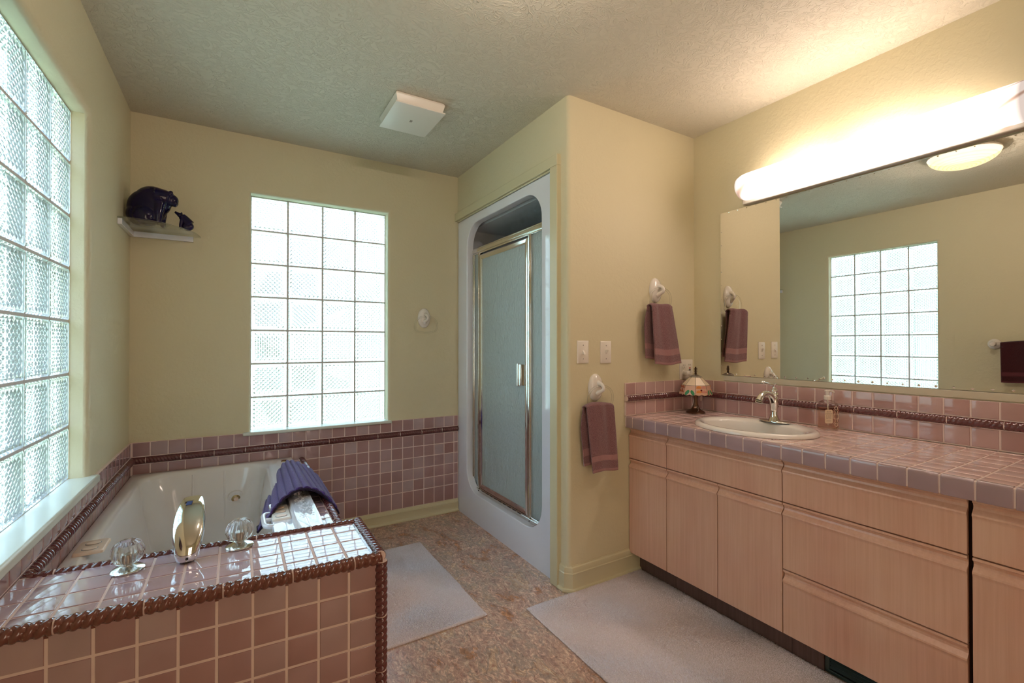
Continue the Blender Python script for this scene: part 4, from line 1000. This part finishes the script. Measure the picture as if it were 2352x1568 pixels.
# stained glass lamp
lx, ly = 2.186, 1.665
rt = thing('table_lamp', 'small bronze table lamp with floral stained glass shade in the counter corner', 'table lamp', (lx, ly, ZC))
ML = Matrix.Translation((lx, ly, ZC+.0003))
bm = B(); lathe(bm, [(0, 0), (.050, 0), (.052, .003), (.049, .007), (.036, .013), (.024, .022), (.016, .034), (.0115, .050), (.0105, .072), (.0115, .088), (.014, .094), (.015, .104), (.012, .112), (0, .114)], 40, ML, flute=lambda a, z: 1+.035*math.cos(a*6)*(1 if .01 < z < .06 else 0))
st_ = obj('base', bm, 'bronze', rt, smooth=50)
bm = B()
for q in range(3):
    a = -PI/2-.5+q*2.1; ct, s_ = math.cos(a), math.sin(a)
    tube(bm, [ML @ Vector((ct*r-s_*o_, s_*r+ct*o_, z)) for r, o_, z in ((.040, -.006, .013), (.030, .003, .020), (.024, 0, .028), (.019, -.005, .034), (.017, 0, .042), (.0195, .005, .036), (.026, .006, .024))], .0013, 6)
obj('relief', bm, 'pewter', st_, smooth=True)
sh = bpy.data.objects.new('lamp_shade', None); C.objects.link(sh); sh.parent = rt; sh.matrix_parent_inverse = rt.matrix_basis.inverted()
def shp(name, bm, mat, **k):
    o = obj(name, bm, mat, **k); o.parent = sh; o.matrix_parent_inverse = Matrix(); return o
zs = [(.028, .201), (.072, .156), (.086, .108)]; ang0 = math.radians(-142.7)
def oc(r, z, k): a = ang0 + k*PI/4; return ML @ Vector((r*math.cos(a), r*math.sin(a), z))
bmc, bmp, bml = B(), B(), B()
def panel(bm, pts, t=.0015):
    pts = [Vector(p) for p in pts]; n_ = (pts[1]-pts[0]).cross(pts[2]-pts[0]).normalized()
    prism(bm, [p - n_*t/2 for p in pts], n_*t)
fl = {k: B() for k in ('glass_orange', 'glass_rose', 'glass_amber', 'glass_green', 'glass_white', 'garnet')}
for k in range(8):
    a0, a1 = oc(*zs[0], k), oc(*zs[0], k+1); b0, b1 = oc(*zs[1], k), oc(*zs[1], k+1); c0, c1_ = oc(*zs[2], k), oc(*zs[2], k+1)
    panel(bmc, (a0, b0, b1, a1))
    tube(bml, [a0, b0, c0], .0011, 6); tube(bml, [b0, b1], .0011, 6); tube(bml, [a0, a1], .0014, 6)
    cm = (c0+c1_)/2; dn = (c0-b0+c1_-b1)/2
    # skirt bottom is scalloped
    e = [c0.lerp(c1_, t) + dn.normalized()*(.006*abs(math.sin(t*2*PI)) ) for t in (0, .12, .25, .38, .5, .62, .75, .88, 1)]
    panel(bmp, [b0, *[e[i] for i in range(9)], b1][::1])
    tube(bml, e, .0010, 6)
    nrm = (b1-b0).cross(c0-b0).normalized(); ctr = ML @ Vector((0, 0, .13))
    if nrm.dot(b0-ctr) < 0: nrm = -nrm
    U_ = (b1-b0).normalized(); V_ = (cm-(b0+b1)/2).normalized(); F = Matrix((U_, V_, nrm)).transposed().to_4x4()
    mid = (b0+b1)/2
    def disc(key, u, v, ru, rv, rot=0, h=.0012):
        ellipsoid(fl[key], mid + U_*u + V_*v + nrm*.0008, (ru, rv, h), F.to_euler(), 14, 6) if rot == 0 else bmesh.ops.create_uvsphere(fl[key], u_segments=14, v_segments=6, radius=1, matrix=Matrix.Translation(mid + U_*u + V_*v + nrm*.0008) @ F @ Matrix.Rotation(rot, 4, 'Z') @ Matrix.Diagonal((ru, rv, h, 1)))
    if k % 2 == 0:
        cols = ['glass_orange', 'glass_rose', 'glass_orange', 'glass_rose'] if k != 6 else ['glass_amber']*4
        for q, (u, v) in enumerate(((-.013, .014), (.013, .014), (-.014, .038), (.014, .038))): disc(cols[q], u, v, .0142, .0134)
        disc('garnet', 0, .026, .0050, .0050, h=.004)
    else:
        disc('glass_green', -.015, .040, .0090, .0165, .65); disc('glass_green', .015, .040, .0090, .0165, -.65)
shp('cream_panels', bmc, 'glass_cream'); shp('skirt_panels', bmp, 'glass_peach')
shp('lead_lines', bml, 'lead_came', smooth=True)
for k, nm in (('glass_orange', 'orange_petals'), ('glass_rose', 'rose_petals'), ('glass_amber', 'amber_petals'), ('glass_green', 'leaves'), ('garnet', 'jewels')): shp(nm, fl[k], k, smooth=True)
fl['glass_white'].free()
bm = B(); lathe(bm, [(.032, .199), (.031, .203), (.020, .209), (.007, .214), (.005, .214)], 28, ML); shp('cap', bm, 'pewter', smooth=40)
bm = B(); lathe(bm, [(.0055, .212), (.006, .222), (.0045, .226), (.0045, .250), (.003, .255), (0, .256)], 16, ML)
for z in (.230, .238, .246):
    for q in range(6):
        a = q*PI/3; ellipsoid(bm, ML @ Vector((.0068*math.cos(a), .0068*math.sin(a), z+.001)), (.0028, .0028, .0018), u=8, v=6)
shp('finial', bm, 'bronze_dark', smooth=True)
bm = B(); pth = ML @ Vector((.012, -.022, 0))
tube(bm, [(pth.x, pth.y, ZC+.104), (pth.x, pth.y, ZC+.092)], .0008, 6)
prism(bm, [(pth.x-.006, pth.y, ZC+.072), (pth.x+.004, pth.y-.002, ZC+.066), (pth.x+.011, pth.y-.004, ZC+.080), (pth.x+.009, pth.y-.004, ZC+.098), (pth.x-.001, pth.y-.001, ZC+.096), (pth.x-.007, pth.y, ZC+.084)], (.0010, .0016, 0))
obj('pull_tag', bm, 'tag_pink', rt)

# ------------------------------------------------------------------ mirror and vanity light
rt = thing('mirror', 'wide frameless wall mirror with chipped edges above the vanity counter', 'mirror', (XR, .8, 1.5))
MY0, MY1, MZ0, MZ1 = -.06, 1.6125, 1.038, 1.948
bm = B(); a = [(MY0, MZ0), (MY1, MZ0), (MY1, MZ1), (MY0, MZ1)]
def mr(e, x): return [Vector((x, y_+(e if y_ == MY0 else -e), z_+(e if z_ == MZ0 else -e))) for y_, z_ in a]
loft(bm, [mr(0, XR-.0005), mr(0, XR-.0035), mr(.0015, XR-.006)])
obj('mirror_pane', bm, 'mirror_glass', rt)
bm = B(); rnd = random.Random(5)
def chip(y_, z_, s, vert=False):
    pts = [(XR-.0075, y_, z_), (XR-.0062, y_-s, z_), (XR-.0062, y_, z_+s*.9), (XR-.0062, y_+s, z_), (XR-.0062, y_, z_-s*.9)]
    v = [bm.verts.new(p) for p in pts]
    for i in range(4): bm.faces.new((v[0], v[1+i], v[1+(i+1) % 4]))
    bm.faces.new(v[1:])
y_ = 1.57
while y_ > MY0+.02:
    chip(y_, MZ0+.011+rnd.uniform(-.001, .001), rnd.uniform(.004, .0065)); chip(y_-.01, MZ1-.007, rnd.uniform(.003, .0045)); y_ -= .052
for z_ in [1.09+.075*i for i in range(11)]: chip(MY1-.006, z_, rnd.uniform(.003, .005))
obj('edge_chips', bm, 'bevel_glass', rt)
tr = obj('mirror_channel', bx((XR-.008, MY0, 1.0095), (XR-.0004, MY1-.02, 1.0375)), 'channel_paint', rt, bevel=.002)

rt = thing('vanity_light', 'long glowing alabaster glass bar light above the mirror', 'wall light', (XR, .86, 2.02))
LY0, LY1, LZc = .255, 1.478, 2.040
bm = B(); rings = []; K = 20
for y_, s in [(LY0, .0)]*0 + [(LY0, .35), (LY0+.004, .62), (LY0+.014, .84), (LY0+.03, .96), (LY0+.05, 1)] + [(LY0+.05+(LY1-LY0-.10)*i/24, 1) for i in range(1, 25)] + [(LY1-.03, .96), (LY1-.014, .84), (LY1-.004, .62), (LY1, .35)]:
    rings.append([Vector((XR-.030-.070*math.sin(PI*i/K)*min(1, s+.15), y_, LZc-.071*s*math.cos(PI*i/K))) for i in range(K+1)])
loft(bm, rings, False, True, True)
o = obj('glass_diffuser', bm, 'alabaster_lit', rt, smooth=50)
bm = B(); box(bm, (XR-.034, LY0+.015, 1.952), (XR-.0005, LY1-.015, 2.100)); obj('back_plate', bm, 'white_plastic', rt, bevel=.004)
bm = B(); lathe(bm, [(0, .004), (.004, .004), (.0055, 0)], 16, Matrix.Translation((XR-.085, LY1-.030, LZc+.004)) @ Matrix.Rotation(-PI/2, 4, 'Y')); obj('end_screw', bm, 'bronze', rt, smooth=True)

# ------------------------------------------------------------------ rugs
def rug(label, x0, x1, y0, y1, seed, step=.0035, hgt=.013):
    rt = thing('bath_rug', label, 'bath rug', ((x0+x1)/2, (y0+y1)/2, 0))
    bm = B(); loft(bm, [[Vector((a, b_, z)) for a, b_ in rrect(x0+i, x1-i, y0+i, y1-i, .012, 3)] for i, z in ((0, .0006), (-.001, .004), (.002, .008))])
    obj('backing', bm, 'rug_base', rt, smooth=60)
    rng = np.random.default_rng(seed)
    nx, ny = int((x1-x0)/step), int((y1-y0)/step); n_ = nx*ny
    gx, gy = np.meshgrid(np.linspace(x0+.001, x1-.001, nx), np.linspace(y0+.001, y1-.001, ny)); gx = gx.ravel()+rng.normal(0, step*.35, n_); gy = gy.ravel()+rng.normal(0, step*.35, n_)
    # tufts lean with slow-moving swirls where feet brushed the pile
    ph = rng.uniform(0, 6, 6)
    ang = 1.6*np.sin(gx*7+ph[0]+2*np.sin(gy*4+ph[1])) + 1.3*np.sin(gy*9+ph[2]) + rng.normal(0, .55, n_)
    lean = .0045 + .003*np.sin(gx*13+gy*11+ph[3]) + rng.normal(0, .0012, n_)
    edge = np.minimum(np.minimum(gx-x0, x1-gx), np.minimum(gy-y0, y1-gy))
    inset = np.where(np.abs(edge-.075) < .007, -.0006, 0)
    hh = hgt*(.80+.05*np.sin(gx*21+ph[4])*np.sin(gy*17+ph[5])) + rng.normal(0, .0011, n_) + inset - np.clip(.006-edge, 0, .006)*.7
    tx, ty = gx+lean*np.cos(ang), gy+lean*np.sin(ang); w = step*.85
    V = np.empty((n_, 5, 3)); rot = rng.uniform(0, PI, n_)
    for q in range(4):
        a = rot+q*PI/2; V[:, q, 0] = gx+w*np.cos(a); V[:, q, 1] = gy+w*np.sin(a); V[:, q, 2] = .006
    V[:, 4, 0] = tx; V[:, 4, 1] = ty; V[:, 4, 2] = hh
    base = (np.arange(n_)*5)[:, None]; Fc = np.concatenate([base+np.array([q, (q+1) % 4, 4])[None] for q in range(4)], 1).reshape(-1, 3)
    me = bpy.data.meshes.new('pile'); me.vertices.add(n_*5); me.vertices.foreach_set('co', V.ravel()); me.loops.add(len(Fc)*3); me.loops.foreach_set('vertex_index', Fc.ravel().astype(np.int32))
    me.polygons.add(len(Fc)); me.polygons.foreach_set('loop_start', np.arange(0, len(Fc)*3, 3, dtype=np.int32)); me.update(calc_edges=True)
    me.polygons.foreach_set('use_smooth', np.ones(len(Fc), bool))
    me.materials.append(MATS['rug_pile']); o = bpy.data.objects.new('pile', me); C.objects.link(o); o.parent = rt; o.matrix_parent_inverse = rt.matrix_basis.inverted(); o['kind'] = 'stuff'
    return rt
rug('long pale mauve bath rug on the floor in front of the vanity cabinets', 1.140, 1.862, .45, 1.770, 2)
rug('pale mauve bath rug on the floor beside the tub and shower', .405, .962, 1.822, 2.700, 3)

# ------------------------------------------------------------------ daylight
w = bpy.data.worlds.new('World'); bpy.context.scene.world = w; w.use_nodes = True; n = w.node_tree; n.nodes.clear()
out = n.nodes.new('ShaderNodeOutputWorld'); bg = n.nodes.new('ShaderNodeBackground'); n.links.new(bg.outputs[0], out.inputs[0])
tc = n.nodes.new('ShaderNodeTexCoord'); sp = n.nodes.new('ShaderNodeSeparateXYZ'); n.links.new(tc.outputs['Generated'], sp.inputs[0])
# overcast sky; ground brightened, treeline band dimmed, to balance room light against windows
r = ramp(n, [(.0, (.58, .90, .86)), (.28, (.50, .78, .74)), (.42, (.28, .42, .38)), (.50, (.26, .36, .35)), (.56, (.34, .44, .49)), (.66, (.62, .84, 1.05)), (.78, (.90, 1.28, 1.70)), (1, (.90, 1.30, 1.85))])
mp = N(n, 'ShaderNodeMapRange'); mp.inputs['From Min'].default_value = -1; mp.inputs['From Max'].default_value = 1; n.links.new(sp.outputs[2], mp.inputs[0]); n.links.new(mp.outputs[0], r.inputs[0])
# foliage blotches near the horizon
ns = n.nodes.new('ShaderNodeTexNoise'); ns.inputs['Scale'].default_value = 3.5; ns.inputs['Detail'].default_value = 4; n.links.new(tc.outputs['Generated'], ns.inputs['Vector'])
r2 = ramp(n, [(.46, (0, 0, 0)), (.58, (1, 1, 1))]); n.links.new(ns.outputs[0], r2.inputs[0])
m3 = N(n, 'ShaderNodeMapRange'); m3.inputs['From Min'].default_value = .45; m3.inputs['From Max'].default_value = .10; n.links.new(sp.outputs[2], m3.inputs[0])
ml = N(n, 'ShaderNodeMath', operation='MULTIPLY'); n.links.new(m3.outputs[0], ml.inputs[0]); n.links.new(r2.outputs[0], ml.inputs[1])
mx = n.nodes.new('ShaderNodeMix'); mx.data_type = 'RGBA'; mx.inputs[7].default_value = (.19, .27, .22, 1); n.links.new(ml.outputs[0], mx.inputs[0]); n.links.new(r.outputs[0], mx.inputs[6])
n.links.new(mx.outputs[2], bg.inputs[0]); bg.inputs[1].default_value = 4.3
def portal(name, loc, rot, sx, sy):
    l = bpy.data.lights.new(name, 'AREA'); l.shape = 'RECTANGLE'; l.size = sx; l.size_y = sy; l.cycles.is_portal = True
    o = bpy.data.objects.new(name, l); C.objects.link(o); o.location = loc; o.rotation_euler = rot
portal('window_daylight_portal', (XL-T-.01, (W1[0]+W1[1])/2, (W1[2]+W1[3])/2), (0, -PI/2, 0), W1[3]-W1[2]+.02, W1[1]-W1[0]+.02)
portal('window_daylight_portal', ((W2[0]+W2[1])/2, YB+T+.01, (W2[2]+W2[3])/2), (-PI/2, 0, 0), W2[1]-W2[0]+.02, W2[3]-W2[2]+.02)

# ------------------------------------------------------------------ camera and render look
cam = bpy.data.cameras.new('Camera'); co = bpy.data.objects.new('Camera', cam); C.objects.link(co)
cam.sensor_width = 36; cam.lens = 1055.5/2352*36; cam.clip_start = .01
co.location = (0, 0, 1.21); co.rotation_euler = (PI/2+.0068, 0, -.5399)
S = bpy.context.scene; S.camera = co
S.view_settings.view_transform = 'Standard'; S.view_settings.look = 'None'; S.view_settings.gamma = 1; S.view_settings.exposure = .65
S.view_settings.use_curve_mapping = False
cy = S.cycles
cy.max_bounces = 8; cy.diffuse_bounces = 3; cy.glossy_bounces = 4; cy.transmission_bounces = 7; cy.transparent_max_bounces = 10; cy.light_sampling_threshold = .03
cy.sample_clamp_indirect = 4; cy.caustics_refractive = True; cy.caustics_reflective = False; cy.blur_glossy = .5
cy.use_denoising = True; cy.use_adaptive_sampling = True; cy.adaptive_threshold = .09; cy.adaptive_min_samples = 20
